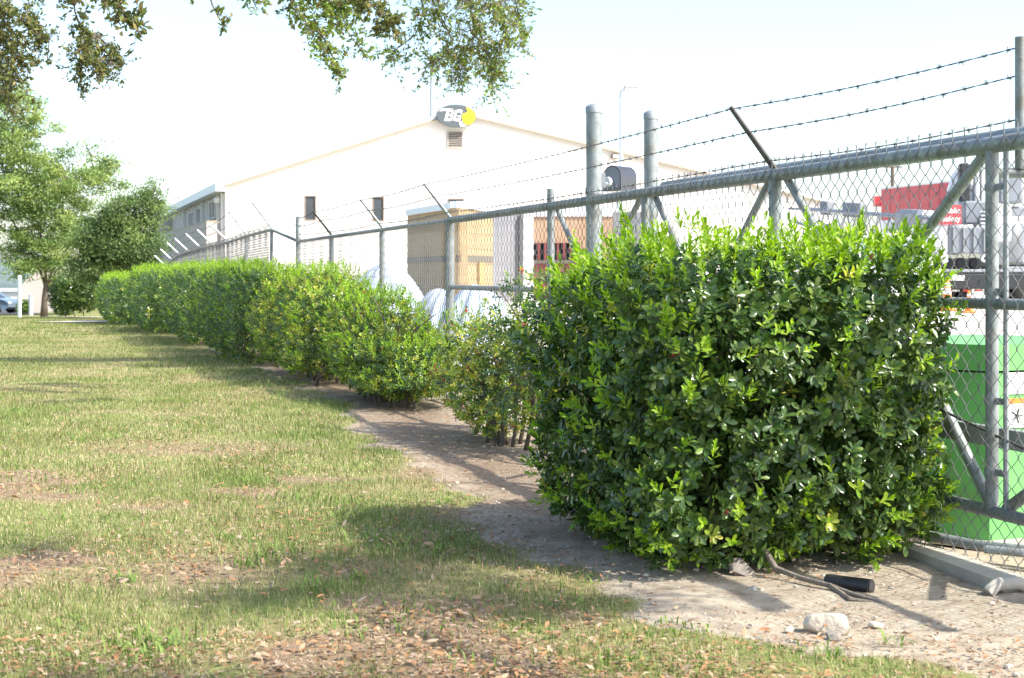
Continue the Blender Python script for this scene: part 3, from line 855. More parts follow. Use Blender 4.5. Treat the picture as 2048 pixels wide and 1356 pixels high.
# ------------------------------------------------------------------ things in the yard
def wheel(parent, c, r, w, axis, name='wheel'):
    ax_ = Vector(axis).normalized(); a = ax_.cross(UZ).normalized(); A3 = (a, UZ, ax_)
    q = MB(); q.lathe(Vector(c) - ax_ * w / 2, [(r * .62, 0), (r * .94, 0), (r, w * .15), (r, w * .85), (r * .94, w), (r * .62, w)], 20, A3)
    o = obj(name, q, M_rubber, parent, smooth='auto')
    q = MB(); q.lathe(Vector(c) - ax_ * (w / 2 + .004), [(.03, 0), (r * .25, 0), (r * .3, .03), (r * .58, .02), (r * .61, w)], 16, A3)
    obj('rim', q, M_alu, o, smooth='auto')
    return o

def sedan(x, y, heading, paint, label, van=False):
    """a parked car: lofted body, glass house, wheels, lamps"""
    g = gzf(x, y) + .05
    rt = thing('parked_car', (x, y, g), label, 'car', 'cars parked at the far left')
    f = Vector((math.cos(heading), math.sin(heading), 0)); s = Vector((-f.y, f.x, 0))
    def P(a, b, z): return Vector((x, y, g)) + f * a + s * b + UZ * z
    prof = [(-2.2, .45), (-2.25, .75), (-2.1, .95), (-1.2, 1.0), (1.0, .98), (1.9, .86), (2.2, .7), (2.25, .42), (2.0, .25), (-2.0, .25)]
    q = MB(); n = len(prof)
    for w, k in ((-.86, .93), (-.9, 1), (.9, 1), (.86, .93)): q.v += [tuple(P(a * k, w, .6 + (z - .6) * k)) for a, z in prof]
    for r_ in range(3):
        for i in range(n): j = (i + 1) % n; q.f.append((r_ * n + i, r_ * n + j, r_ * n + n + j, r_ * n + n + i))
    q.f += [tuple(range(n)), tuple(range(4 * n - 1, 3 * n - 1, -1))]
    obj('body', q, paint, rt, smooth='auto')
    cab = [(-1.75, .97), (-1.05, 1.42), (.25, 1.45), (1.05, .97)]
    q = MB()
    for w0, w1 in (((-.82, -.64)), ((.82, .64))):
        q.v += [tuple(P(a, w0 if z < 1.1 else w1, z)) for a, z in cab]
    q.f += [(0, 1, 2, 3), (7, 6, 5, 4), (0, 4, 5, 1), (2, 6, 7, 3), (3, 7, 4, 0)]; obj('window_glass', q, M_glass, rt)
    q = MB(); q.v += [tuple(P(a, w, z)) for w in (-.66, .66) for a, z in ((-1.12, 1.4), (-1.0, 1.47), (.2, 1.5), (.33, 1.42))]
    q.f += [(0, 1, 2, 3), (7, 6, 5, 4), (0, 4, 5, 1), (1, 5, 6, 2), (2, 6, 7, 3), (3, 7, 4, 0)]; obj('roof', q, paint, rt)
    for a in (-1.35, 1.38):
        for b in (-.8, .8): wheel(rt, P(a, b, .32), .32, .2, s)
    for b in (-.62, .62):
        q = MB(); q.bbox(P(2.18, b, .68), (.08, .36, .14), (f, s, UZ), .03); obj('headlight', q, M_lens, rt)
    return rt
sedan(at(-12, 0, 100).x, 100, R(8), M_white, 'white parked car beyond the far left edge of the lawn')
sedan(at(-32, 0, 92).x, 92, R(-12), M_blue, 'blue-grey parked car cut by the left edge of the picture')

# --- red trailer, grey boom, trucks beyond the gate (yard level there about .7 m)
Z34 = gzf(12, 36)
rc = thing('red_trailer', (at(1840, 0, 47).x, 47, gzf(13, 47)), 'long red box trailer behind the trucks in the yard', 'trailer')
a, b = at(1762, 0, 49), at(1922, 0, 44.5)
zt_ = CAMZ + (550 - 372) / F * 47; zb_ = zt_ - 1.05
npan = 8
for k in range(npan):
    wallquad(a.lerp(b, k / npan + .003), a.lerp(b, (k + 1) / npan - .003), zb_, zt_, .08, M_red, 'side_panel', rc)
wallquad(a, b, zb_ - 1.1, zb_, .1, M_white, 'lower_side', rc)
wallquad(a, b, zt_, zt_ + .06, 1.5, M_white, 'roof_rail', rc, .03)
wallquad(b, at(1952, 0, 47), zb_ - 1.1, zt_ - .1, .1, M_white, 'end_wall', rc)
q = MB(); q.box(at(1758, 403, 49.5), (.35, .3, .35)); obj('marker_box', q, M_red, rc)
for t in (.25, .4):
    c = a.lerp(b, t); wheel(rc, (c.x, c.y + .6, gzf(c.x, c.y) + .48), .48, .3, (0.9, -.4, 0))
# utility pole far behind
c = at(1785, 0, 120); q = MB(); q.tube([(c.x, 120, -1), (c.x, 120, at(0, 330, 120).z)], .15, 8); up_ = thing('utility_pole', (c.x, 120, -1), 'dark wooden utility pole far behind the red trailer', 'pole'); obj('pole', q, M_bark, up_)
q = MB(); q.box((c.x, 120, at(0, 334, 120).z), (1.6, .12, .12)); obj('crossarm', q, M_bark, up_)

# boom truck: folded lattice boom lying over a white cab
bt = thing('boom_truck', (at(1780, 0, 40).x, 40, Z34), 'white crane truck with a folded grey lattice boom behind the big bush', 'truck')
A0, A1 = at(1600, 424, 44), at(1890, 446, 38)
dB = (A1 - A0); LB = dB.length; dB.normalize(); sB = dB.cross(UZ).normalized()
def bp_(t, s_, z_): return A0 + dB * (t * LB) + sB * s_ + UZ * z_
def hgt(t): return .25 + .55 * min(1, t * 1.6)
for s_ in (-.4, .4):
    for top in (0, 1):
        q = MB(); q.tube([bp_(t, s_, (.10 if top else -hgt(t))) for t in np.linspace(0, 1, 9)], .045, 6); obj('boom_chord', q, M_alu, bt)
for k in range(26):
    t0_, t1_ = k / 26, (k + 1) / 26
    q = MB(); q.tube([bp_(t0_, -.4, .1 if k % 2 else -hgt(t0_)), bp_(t1_, -.4, -hgt(t1_) if k % 2 else .1)], .028, 5)
    q.tube([bp_(t0_, -.4, .1), bp_(t0_, .4, .1)], .022, 5); q.tube([bp_(t0_, .4, -hgt(t0_)), bp_(t1_, -.4, -hgt(t1_))], .022, 5)
    obj('boom_lacing', q, M_alu, bt)
for t, sx in ((.12, .35), (.3, .5), (.36, .4)):
    q = MB(); q.bbox(bp_(t, -.42, .16), (sx, .3, .42), (dB, sB, UZ), .03); obj('boom_box', q, M_grey, bt)
q = MB(); q.bbox(bp_(.84, 0, -.15), (1.1, .9, .9), (dB, sB, UZ), .12); obj('turret', q, M_alu, bt)
zf = Z34 + .95
q = MB(); q.bbox(((A0.x + A1.x) / 2 + .3, 41.2, zf), (5.5, 2.3, .35), (dB, sB, UZ), .04); obj('deck', q, M_grey, bt)
q = MB()
for k in range(10):
    c = bp_(.45 + k * .035, -1.1, -1.0); q.box(c, (.11, .02, .14), (dB, sB, UZ))
obj('reflective_stripes', q, M_litred, bt)
q = MB(); q.bbox(bp_(.62, -1.08, -1.0), (2.2, .02, .2), (dB, sB, UZ), .005); obj('stripe_backing', q, M_white, bt)
for t in (.1, .2, .75, .88):
    c = bp_(t, 0, 0); wheel(bt, (c.x, c.y - .3, Z34 + .5), .5, .32, sB)
# white pickup in front of it, roof and windscreen show above the bush
pk = thing('white_pickup', (at(1790, 0, 30).x, 30, gzf(8, 30)), 'white pickup with rounded cab just above the bush tips', 'pickup')
c0 = at(1780, 0, 30); g0 = gzf(c0.x, 30) + .05
def pkp(x, y, z): return Vector((c0.x + x, 30 + y, g0 + z))
cabp = [(-.92, .9), (-.9, 1.1), (-.62, 1.58), (-.4, 1.66), (.4, 1.66), (.62, 1.58), (.9, 1.1), (.92, .9)]
q = MB(); q.prism([pkp(x, 0, z) for x, z in cabp], (0, 1.7, 0)); obj('cab', q, M_white, pk, smooth='auto')
q = MB(); q.prism([pkp(x, -.012, z) for x, z in ((-.82, 1.08), (-.58, 1.52), (.58, 1.52), (.82, 1.08))], (0, .02, 0)); obj('windscreen', q, mat('pale_windscreen', (.25, .34, .38), .08, 0, .2, 1, spec=.8), pk)
q = MB(); q.bbox(pkp(0, 1.9, .66), (1.9, 5.0, .62), None, .1); obj('body', q, M_white, pk)
for x in (-.85, .85):
    for y in (.2, 3.4): wheel(pk, pkp(x, y, .36), .36, .24, (1, 0, 0))
    q = MB(); q.bbox(pkp(x * 1.22, .35, 1.12), (.22, .12, .2), None, .03); obj('mirror', q, M_black, pk)
    q = MB(); q.bbox(pkp(x * .85, -.61, .75), (.34, .05, .2), None, .03); obj('headlight', q, M_lens, pk)

# rear of the white bucket truck with the red sign
def truck_rear(x0px, Y, label, name, rightside=False):
    zg = gzf(at(x0px, 0, Y).x, Y) + .04
    x0 = at(x0px, 0, Y).x
    rt = thing(name, (x0 + 1.1, Y, zg), label, 'truck')
    def T(x, y, z): return Vector((x0 + x, Y + y, zg + z))
    return rt, T, zg
tr1, T, zg1 = truck_rear(1876, 34, 'white service truck showing its black bumper and red Public safety panel', 'service_truck')
def bx(name, x, y, z, sx, sy, sz, mm, b=.02, parent=None):
    q = MB(); q.bbox(T(x, y, z), (sx, sy, sz), None, b); return obj(name, q, mm, parent or tr1)
bx('bumper', 1.15, -.1, .62, 2.3, .25, .36, M_black, .03)
bx('bumper_step', 1.15, -.02, .86, 2.3, .3, .08, M_alu)
bx('chassis', 1.15, 2.2, .7, 1.0, 4.4, .3, M_black)
bx('tailgate', .72, .05, 1.58, .95, .1, .62, M_grey, .02)
for k in range(4): bx('tailgate_rib', .36 + k * .24, -.02, 1.58, .05, .06, .56, M_alu, .01)
bx('side_body', .12, 1.6, 1.5, .26, 3.2, .95, M_white, .05)
bx('side_body', 2.15, 1.6, 1.5, .3, 3.2, .95, M_white, .05)
for x in (.13, 1.1):
    q = MB(); q.lathe(T(x, -.02, 1.16), [(.09, 0), (.1, .03), (.1, .07)], 14, (Vector((1, 0, 0)), UZ, Vector((0, 1, 0)))); ft = obj('tail_lamp', q, M_white, tr1)
    q = MB(); q.lathe(T(x, -.03, 1.16), [(.035, 0), (.035, .05)], 10, (Vector((1, 0, 0)), UZ, Vector((0, 1, 0)))); obj('bulb', q, M_dark, ft)
bx('under_shadow_block', .7, .5, 1.05, 1.1, .6, .2, M_black)  # black block stands in for the shade under the tailgate
for k in range(3):
    q = MB(); q.lathe(T(.3 + k * .32, .15, 1.03), [(.13, 0), (.15, .05), (.15, .4)], 14, (Vector((1, 0, 0)), UZ, Vector((0, 1, 0)))); obj('hose_reel', q, M_rubber, tr1)
bx('crane_column', 1.3, .4, 1.35, .2, .2, 1.1, M_alu, .03)
bx('crane_column_base', 1.3, .35, .98, .3, .3, .3, M_alu, .05)
bx('upper_box', 1.0, .6, 2.25, .55, .5, .55, M_grey, .04)
bx('louvred_cabinet', 1.55, .4, 2.0, .5, .4, .9, M_white, .03)
for k in range(7): bx('louvre', 1.3, .18, 1.72 + k * .09, .5, .03, .035, M_pole, .005)
bx('exhaust_stack', .98, 1.2, 3.0, .24, .24, .95, M_black, .04)
q = MB(); q.tube([T(1.22, 1.1, 1.6), T(1.22, 1.1, 3.45)], .05, 10); obj('stack_pipe', q, M_alu, tr1, smooth='auto')
q = MB(); q.tube([T(1.36, 1.1, 1.6), T(1.36, 1.1, 3.4)], .035, 10); obj('stack_pipe', q, M_greyp, tr1, smooth='auto')
# rounded white fairing and the red panel with lettering
q = MB(); q.lathe(T(1.12, 1.6, 2.1), [(.42, 0), (.46, .3), (.42, .75), (.3, 1.15), (.12, 1.35), (.01, 1.4)], 18); obj('fairing', q, M_white, tr1, smooth='auto')
rp = MB(); rp.prism([T(-.06, -.1, 1.95), T(.52, -.1, 1.95), T(.52, -.1, 2.4), T(.28, -.1, 2.42), T(.2, -.1, 2.52), T(.1, -.1, 2.36), T(-.06, -.1, 2.2)], (0, .03, 0)); pnl = obj('red_panel', rp, M_red, tr1)
for body, dz in (('Public', .16), ('safety', -.03)):
    me = text_mesh(body, .185, .004, .003); place_mesh('lettering', me, T(.28, -.108, 2.11 + dz), (Vector((1, 0, 0)), UZ, Vector((0, -1, 0))), M_white, pnl)
bx('number_plate', .38, -.235, .70, .34, .01, .12, M_white, .004)
for k, (x, mm) in enumerate(((.22, M_litred), (.4, M_white), (.66, M_litred), (.92, M_litred), (1.1, M_white))):
    bx('reflector_tape', x, -.06, .405, .17, .02, .045, mm, .004)
for x in (.35, .75, 1.6, 2.0):
    wheel(tr1, T(x, .7, .4), .42, .28, (1, 0, 0))
# second truck to the right, side on
tr2, T, zg2 = truck_rear(1992, 36, 'white utility truck side seen through the mesh at the right edge', 'utility_truck')
def bx2(*a_, **k_): return bx(*a_, parent=tr2, **k_)
bx2('tool_body', 1.6, .9, 1.75, 3.0, 1.6, .95, M_white, .04)
for k in range(3):
    bx2('tool_door', .55 + k * .8, .08, 1.72, .7, .03, .75, M_white, .01)
    bx2('door_handle', .55 + k * .8, .05, 1.85, .14, .04, .05, M_black, .01)
bx2('body_skirt', 1.6, .8, .78, 3.0, 1.5, .4, M_grey, .03)
bx2('gap_shade_block', 1.6, .9, 1.12, 2.9, 1.3, .3, M_black, .02)  # solid black block paints the shade under the tool body
bx2('bucket', .55, .8, 3.0, .62, .6, .85, M_grey, .06)
q = MB(); q.tube([T(.7, .9, 2.3), T(1.8, .9, 2.6), T(3.0, .9, 2.35)], .14, 10); obj('boom', q, M_white, tr2, smooth='auto')
bx2('turntable', .75, .9, 2.35, .6, .6, .3, M_alu, .05)
bx2('orange_lamp', .95, .5, 2.75, .1, .1, .12, M_orange, .03)
bx2('warning_plate', 1.05, .07, 1.95, .25, .01, .08, M_signy, .002)
for x in (.45, 2.3): wheel(tr2, T(x, .2, .45), .46, .3, (0, 1, 0))
bx2('outrigger_leg', .2, .1, .8, .1, .1, 1.3, M_alu, .02)

# cones
def cone(px, Y, h, label):
    c = at(px, 0, Y); g = gzf(c.x, Y) + .036
    rt = thing('traffic_cone', (c.x, Y, g), label, 'cone', 'traffic cones by the trucks')
    q = MB(); q.bbox((c.x, Y, g + .02), (h * .5, h * .5, .04), None, .01); obj('base', q, M_orange, rt)
    q = MB(); q.lathe((c.x, Y, g + .04), [(h * .19, 0), (h * .06, h * .92), (h * .045, h * .95)], 16); obj('body', q, M_orange, rt, smooth='auto')
    for a_, b_ in ((.45, .62), (.68, .78)):
        r = lambda t: h * (.19 - .13 * t / .92) + .004
        q = MB(); q.lathe((c.x, Y, g + .04), [(r(a_), h * a_), (r(b_), h * b_)], 16); obj('reflective_band', q, M_white, rt, smooth='auto')
cone(1894, 31.5, .72, 'taller orange traffic cone with white bands left of the small cone')
cone(1938, 30.5, .46, 'small orange traffic cone beside the taller one')

# green transformer cabinet behind the gate
YC = 6.65
cE = at(1979, 0, YC); cE.z = 0
cab_ = thing('transformer_cabinet', (cE.x + .3, YC + .4, 0), 'bright green steel utility cabinet with warning stickers behind the gate', 'cabinet')
cu = Vector((.95, .31, 0)).normalized(); cv = Vector((-.31, .95, 0)).normalized()   # right face runs along cu, left face along cv
# two visible faces: the lit one towards camera-right, the shaded one along the fence
lf = Vector((-.80, .60, 0)).normalized(); rf_ = Vector((.93, .37, 0)).normalized()
HC = .93
base4 = [cE, cE + rf_ * 1.3, cE + rf_ * 1.3 + lf * 1.1, cE + lf * 1.1]
q = MB(); q.prism([p + UZ * .03 for p in base4], UZ * (HC - .16)); obj('body', q, M_green, cab_)
ctr = sum((Vector(p) for p in base4), Vector()) / 4
lid = [ctr + (Vector(p) - ctr) * 1.025 for p in base4]
q = MB(); q.prism([p + UZ * (HC - .12) for p in lid], UZ * .12); obj('lid', q, M_green, cab_)
q = MB(); q.prism([p + UZ * .001 for p in [ctr + (Vector(p) - ctr) * 1.12 for p in base4]], UZ * .03); obj('pad', q, M_conc, cab_)
nr = Vector((rf_.y, -rf_.x, 0))
def sticker(u, z, w, h, mm, nm, d=.004):
    q = MB(); c = cE + rf_ * u + nr * d; q.prism([c + UZ * z, c + rf_ * w + UZ * z, c + rf_ * w + UZ * (z + h), c + UZ * (z + h)], nr * .002); return obj(nm, q, mm, cab_)
sticker(.10, .70, .12, .10, M_white, 'white_sticker'); sticker(.085, .545, .14, .11, M_white, 'warning_sticker'); sticker(.085, .655, .14, .025, M_orange, 'warning_sticker_header')
for k in range(5):
    t = k * 1.257; c = cE + rf_ * .15 + nr * .008 + UZ * .60
    q = MB(); q.tube([c, c + (rf_ * math.cos(t) + UZ * math.sin(t)) * .035], .003, 4); obj('sticker_symbol', q, M_black, cab_)
for u, z in ((.07, .46), (.045, .86)):
    q = MB(); q.lathe(cE + rf_ * u + UZ * z, [(.007, 0), (.007, .006)], 8, (rf_, UZ, nr)); obj('bolt', q, M_black, cab_)
# pipes lying at the foot of the gate on the yard side
for (p, r, lab) in (([(1.72, 6.75), (2.0, 6.28), (2.5, 5.95)], .022, 'grey conduit pipe lying along the foot of the gate'), ([(2.02, 6.2), (2.3, 6.02), (2.7, 5.9)], .018, 'short dark pipe beside the green cabinet')):
    q = MB(); q.tube([(x, y, gzf(x, y) + .06 + r) for x, y in p], r, 10)
    o = obj('conduit_pipe', q, M_galv2, smooth='auto'); tag(o, lab, 'pipe')

# ------------------------------------------------------------------ white sheeted heaps behind the fence
def heap(name, px0, px1, pyt, Y, h_base, label, skew=0.0, seed=1):
    x0, x1 = at(px0, 0, Y).x, at(px1, 0, Y).x
    cx, hw = (x0 + x1) / 2, (x1 - x0) / 2
    zt = at(0, pyt, Y).z; zb = gzf(cx, Y) - .03
    n1, n2 = 64, 40
    V = []
    for j in range(n2):
        for i in range(n1):
            t = 2 * math.pi * i / n1; rr = j / (n2 - 1)
            prof = math.cos(min(1, rr) * math.pi / 2) ** .62
            k = 1 + .07 * math.sin(3 * t + seed) + .04 * math.sin(7 * t + 2 * seed)
            fold = .035 * math.sin(11 * t + 3 * math.sin(4 * rr + seed)) * rr + .02 * math.sin(23 * t + seed) * rr * rr
            x = cx + hw * rr * k * math.cos(t) + skew * hw * prof
            y = Y + .9 * rr * k * math.sin(t)
            z = zb + (zt - zb) * prof * (1 + fold * .5) + .02 * math.sin(9 * x + 5 * y)
            V.append((x + fold * math.cos(t), y + fold * math.sin(t), z))
    idx_ = np.arange(n1 * n2).reshape(n2, n1)
    q_ = np.stack([idx_[:-1], np.roll(idx_, -1, 1)[:-1], np.roll(idx_, -1, 1)[1:], idx_[1:]], -1).reshape(-1, 4)
    return tag(obj_np(name, np.array(V), q_, M_tarp), label, 'tarp', 'sheeted heaps behind the fence')
heap('sheeted_heap', 655, 890, 528, 19.5, 0, 'taller white plastic-covered heap behind the middle shrubs', -.05, 1)
heap('sheeted_heap', 800, 965, 578, 18.6, 0, 'low white plastic-covered heap between the two bigger ones', 0, 5)
heap('sheeted_heap', 848, 1066, 570, 16.4, 0, 'rounded white plastic-covered heap behind the berry bush', .0, 3)

# ------------------------------------------------------------------ small things on the dirt
# flat concrete strip in front of the gate with a rounded end piece
pa, pb = Vector((1.66, 6.36, 0)), Vector((2.02, 5.72, 0))
pa = at(1815, 1097, 6.55); pb = at(2040, 1192, 5.70); pa.z = gzf(pa.x, pa.y) + .02; pb.z = gzf(pb.x, pb.y) + .02
d = (pb - pa).normalized(); s = Vector((d.y, -d.x, 0)).normalized()
q = MB(); q.box((pa + pb) / 2, ((pb - pa).length, .15, .05), (d, -s, UZ)); tag(obj('concrete_strip', q, M_conc), 'flat grey concrete strip lying along the foot of the gate', 'kerb')
c = at(2022, 1178, 5.68); c.z = gzf(c.x, c.y) + .03
q = MB(); q.tube([c - s * .10 - UZ * .02, c - s * .03 + UZ * .012, c + s * .06 + UZ * .012, c + s * .10 - UZ * .02], .026, 10); tag(obj('pipe_stub', q, M_conc, smooth='auto'), 'short rounded pipe stub across the end of the concrete strip', 'pipe')
# black plastic pipe
a, b = at(1655, 1168, 5.86), at(1742, 1186, 5.72)
a.z = gzf(a.x, a.y) + .012; b.z = gzf(b.x, b.y) + .020
bpz = thing('black_pipe', (b.x, b.y, b.z - .035), 'black plastic pipe end lying under the big bush', 'pipe')
q = MB(); q.tube([a, b], .030, 18); obj('pipe_wall', q, M_black, bpz, smooth='auto')
dd = (b - a).normalized(); q = MB(); q.tube([b + dd * .001, b + dd * .004], .022, 16); obj('bore_shade_disc', q, M_dark, bpz)  # dark disc stands in for the shaded hollow of the pipe
# exposed root
rootpts = [(1530, 1130, 6.05), (1552, 1160, 5.98), (1600, 1172, 5.88), (1660, 1186, 5.75), (1705, 1200, 5.62), (1745, 1207, 5.55), (1790, 1222, 5.46)]
q = MB(); pts = []
for i_, (x, y, Y) in enumerate(rootpts):
    p = at(x, y, Y); p.z = gzf(p.x, p.y) + [.10, .04, .022, .018, .014, .008, -.004][i_]; pts.append(p)
q.tube(pts, [.013, .013, .012, .011, .009, .006, .003], 8)
p2 = at(1700, 1215, 5.55); p2.z = gzf(p2.x, p2.y) + .01
q.tube([pts[3], p2, p2 + Vector((.12, -.03, -.01))], [.012, .008, .003], 6)
tag(obj('exposed_root', q, mat('root_bark', (.19, .16, .125), .9, 0, .25, 20, .4, 60), smooth='auto'), 'pale exposed root running from the bush beside the black pipe', 'root')

def rock(px, py, Y, size, label, mm, seed, name='rock', group=None):
    c = at(px, py, Y); c.z = gzf(c.x, c.y)
    bm = bmesh.new(); bmesh.ops.create_icosphere(bm, subdivisions=3, radius=1)
    r_ = random.Random(seed); pl = [(Vector((r_.gauss(0, 1), r_.gauss(0, 1), r_.gauss(0, 1))).normalized(), r_.uniform(.55, .85)) for _ in range(9)]
    for v in bm.verts:
        p = v.co.copy()
        for n_, d_ in pl:
            e_ = p.dot(n_) - d_
            if e_ > 0: p -= n_ * e_
        p += p.normalized() * .06 * mnoise.noise(p * 3 + Vector((seed, 0, 0)))
        v.co = Vector((p.x * size[0], p.y * size[1], p.z * size[2]))
    zmin = min(v.co.z for v in bm.verts)
    me = bpy.data.meshes.new(name); bm.to_mesh(me); bm.free()
    me.polygons.foreach_set('use_smooth', [True] * len(me.polygons)); me.set_sharp_from_angle(angle=R(28))
    me.materials.append(mm)
    o = bpy.data.objects.new(name, me); o.location = (c.x, c.y, c.z - zmin * .38); o.rotation_euler[2] = r_.uniform(-.3, .3)
    col.objects.link(o); return tag(o, label, 'rock', group)
rock(1655, 1268, 5.10, (.085, .055, .05), 'largest white limestone rock on the dirt at lower right', M_rock, 3, group='loose rocks near the bush')
rock(1668, 1284, 4.98, (.035, .028, .024), 'small grey stone in front of the largest white rock', M_rock2, 5, group='loose rocks near the bush')
rock(1752, 1258, 5.15, (.03, .025, .018), 'small white stone to the right of the largest white rock', M_rock, 8, group='loose rocks near the bush')
rock(1578, 1262, 5.1, (.018, .016, .014), 'tiny pale stone to the left of the largest white rock', M_rock, 9, group='loose rocks near the bush')
rock(1480, 1140, 6.06, (.065, .06, .05), 'brown-grey stone half buried under the big bush', M_rock2, 12, group='loose rocks near the bush')
rock(1512, 1178, 5.72, (.032, .03, .02), 'small tan stone at the foot of the half buried stone', M_rock, 14, group='loose rocks near the bush')

# ------------------------------------------------------------------ foliage tools
# leaf templates: x across, y along, z up
LEAF8_V = np.array([(0, 0, 0), (-.24, .34, .05), (0, .34, -.01), (.24, .34, .05), (-.36, .68, .04), (0, .68, -.035), (.36, .68, .04), (0, 1.0, -.10), (-.22, .90, -.03), (.22, .90, -.03)], float)
LEAF8_T = np.array([(0, 2, 1), (0, 3, 2), (1, 2, 5), (1, 5, 4), (2, 3, 6), (2, 6, 5), (4, 5, 8), (5, 7, 8), (5, 9, 7), (5, 6, 9)])
FALL_T = np.array([(0, 2, 1), (0, 3, 2), (1, 2, 5), (1, 5, 4), (2, 3, 6), (2, 6, 5), (4, 5, 7), (5, 6, 7)])
LEAF4_V = np.array([(0, 0, 0), (-.34, .58, .04), (.34, .58, .04), (0, 1.0, -.05), (0, .55, -.03)], float)
LEAF4_T = np.array([(0, 4, 1), (0, 2, 4), (1, 4, 3), (4, 2, 3)])
LEAF2_V = np.array([(0, 0, 0), (-.33, .55, .02), (.33, .55, .02), (0, 1.0, -.03)], float)
LEAF2_T = np.array([(0, 2, 1), (1, 2, 3)])

def unit(a): return a / np.maximum(np.linalg.norm(a, axis=-1, keepdims=True), 1e-9)

def leaf_frames(pos, direction, normal, size, width=.5):
    """stack of (n,3,3) frames whose columns are side, along, up scaled to the leaf"""
    d = unit(direction); nrm = unit(normal - d * np.sum(normal * d, -1, keepdims=True)); s = np.cross(d, nrm)
    sz = size[:, None]
    return np.stack([s * sz * (width / .36 * .5), d * sz, nrm * sz], -1)

def leaf_mesh_arrays(pos, fr, tv, tt, colr):
    n = len(pos); k = len(tv)
    V = np.einsum('nij,kj->nki', fr, tv) + pos[:, None, :]
    T = tt[None] + (np.arange(n) * k)[:, None, None]
    C = np.repeat(colr, k, 0)
    return V.reshape(-1, 3), T.reshape(-1, tt.shape[1]), C

OLD = np.array([(.060, .118, .024), (.045, .095, .024), (.085, .15, .03), (.060, .115, .032), (.14, .21, .04)])
NEW = np.array([(.22, .37, .03), (.29, .44, .04), (.17, .31, .028), (.33, .46, .05)])
YEL = np.array([(.44, .48, .06), (.36, .42, .06), (.50, .45, .08), (.27, .36, .05)])

def shoots_to_leaves(P, D, kind, size, per, rg):
    """P,D (n,3): shoot tips and axes; kind 0 old, 1 new, 2 yellowing -> leaves around each axis"""
    n = len(P); D = unit(D)
    ref = np.where(np.abs(D[:, 2:3]) > .9, np.array([[1., 0, 0]]), np.array([[0, 0, 1.]]))
    A = unit(np.cross(D, ref)); B = np.cross(D, A)
    j = np.arange(per)[None, :]
    az = j * 2.39996 + rg.uniform(0, 6.28, (n, 1)) + rg.normal(0, .25, (n, per))
    newm = (kind == 1)[:, None]
    el = np.where(newm, np.interp(j / max(1, per - 1), [0, 1], [1.0, .25]), np.interp(j / max(1, per - 1), [0, 1], [1.45, .75])) + rg.normal(0, .15, (n, per))
    rad = A[:, None] * np.cos(az)[..., None] + B[:, None] * np.sin(az)[..., None]
    L = D[:, None] * np.cos(el)[..., None] + rad * np.sin(el)[..., None]
    Nn = D[:, None] * np.sin(el)[..., None] - rad * np.cos(el)[..., None]
    stem = np.where(newm, 1.6, .9) * size
    base = P[:, None] + D[:, None] * (stem * (j / per - .6))[..., None]
    sz = size * rg.uniform(.72, 1.15, (n, per)) * np.where(newm, .95 - .3 * j / per, 1.0)
    Kd_ = np.repeat(kind, per)
    pal = np.zeros((n * per, 3))
    for k_, p_ in ((0, OLD), (1, NEW), (2, YEL)):
        mk = Kd_ == k_
        if mk.any(): pal[mk] = p_[rg.integers(0, len(p_), mk.sum())]
    shoot_tint = np.repeat(rg.uniform(.8, 1.25, (n, 1)), per, 0)
    pal = pal * shoot_tint * rg.uniform(.85, 1.15, (n * per, 1))
    pos = base.reshape(-1, 3)
    fr = leaf_frames(pos, L.reshape(-1, 3), Nn.reshape(-1, 3), sz.reshape(-1), np.where(Kd_ == 1, .36, .44)[:, None])
    return pos, fr, pal, Kd_

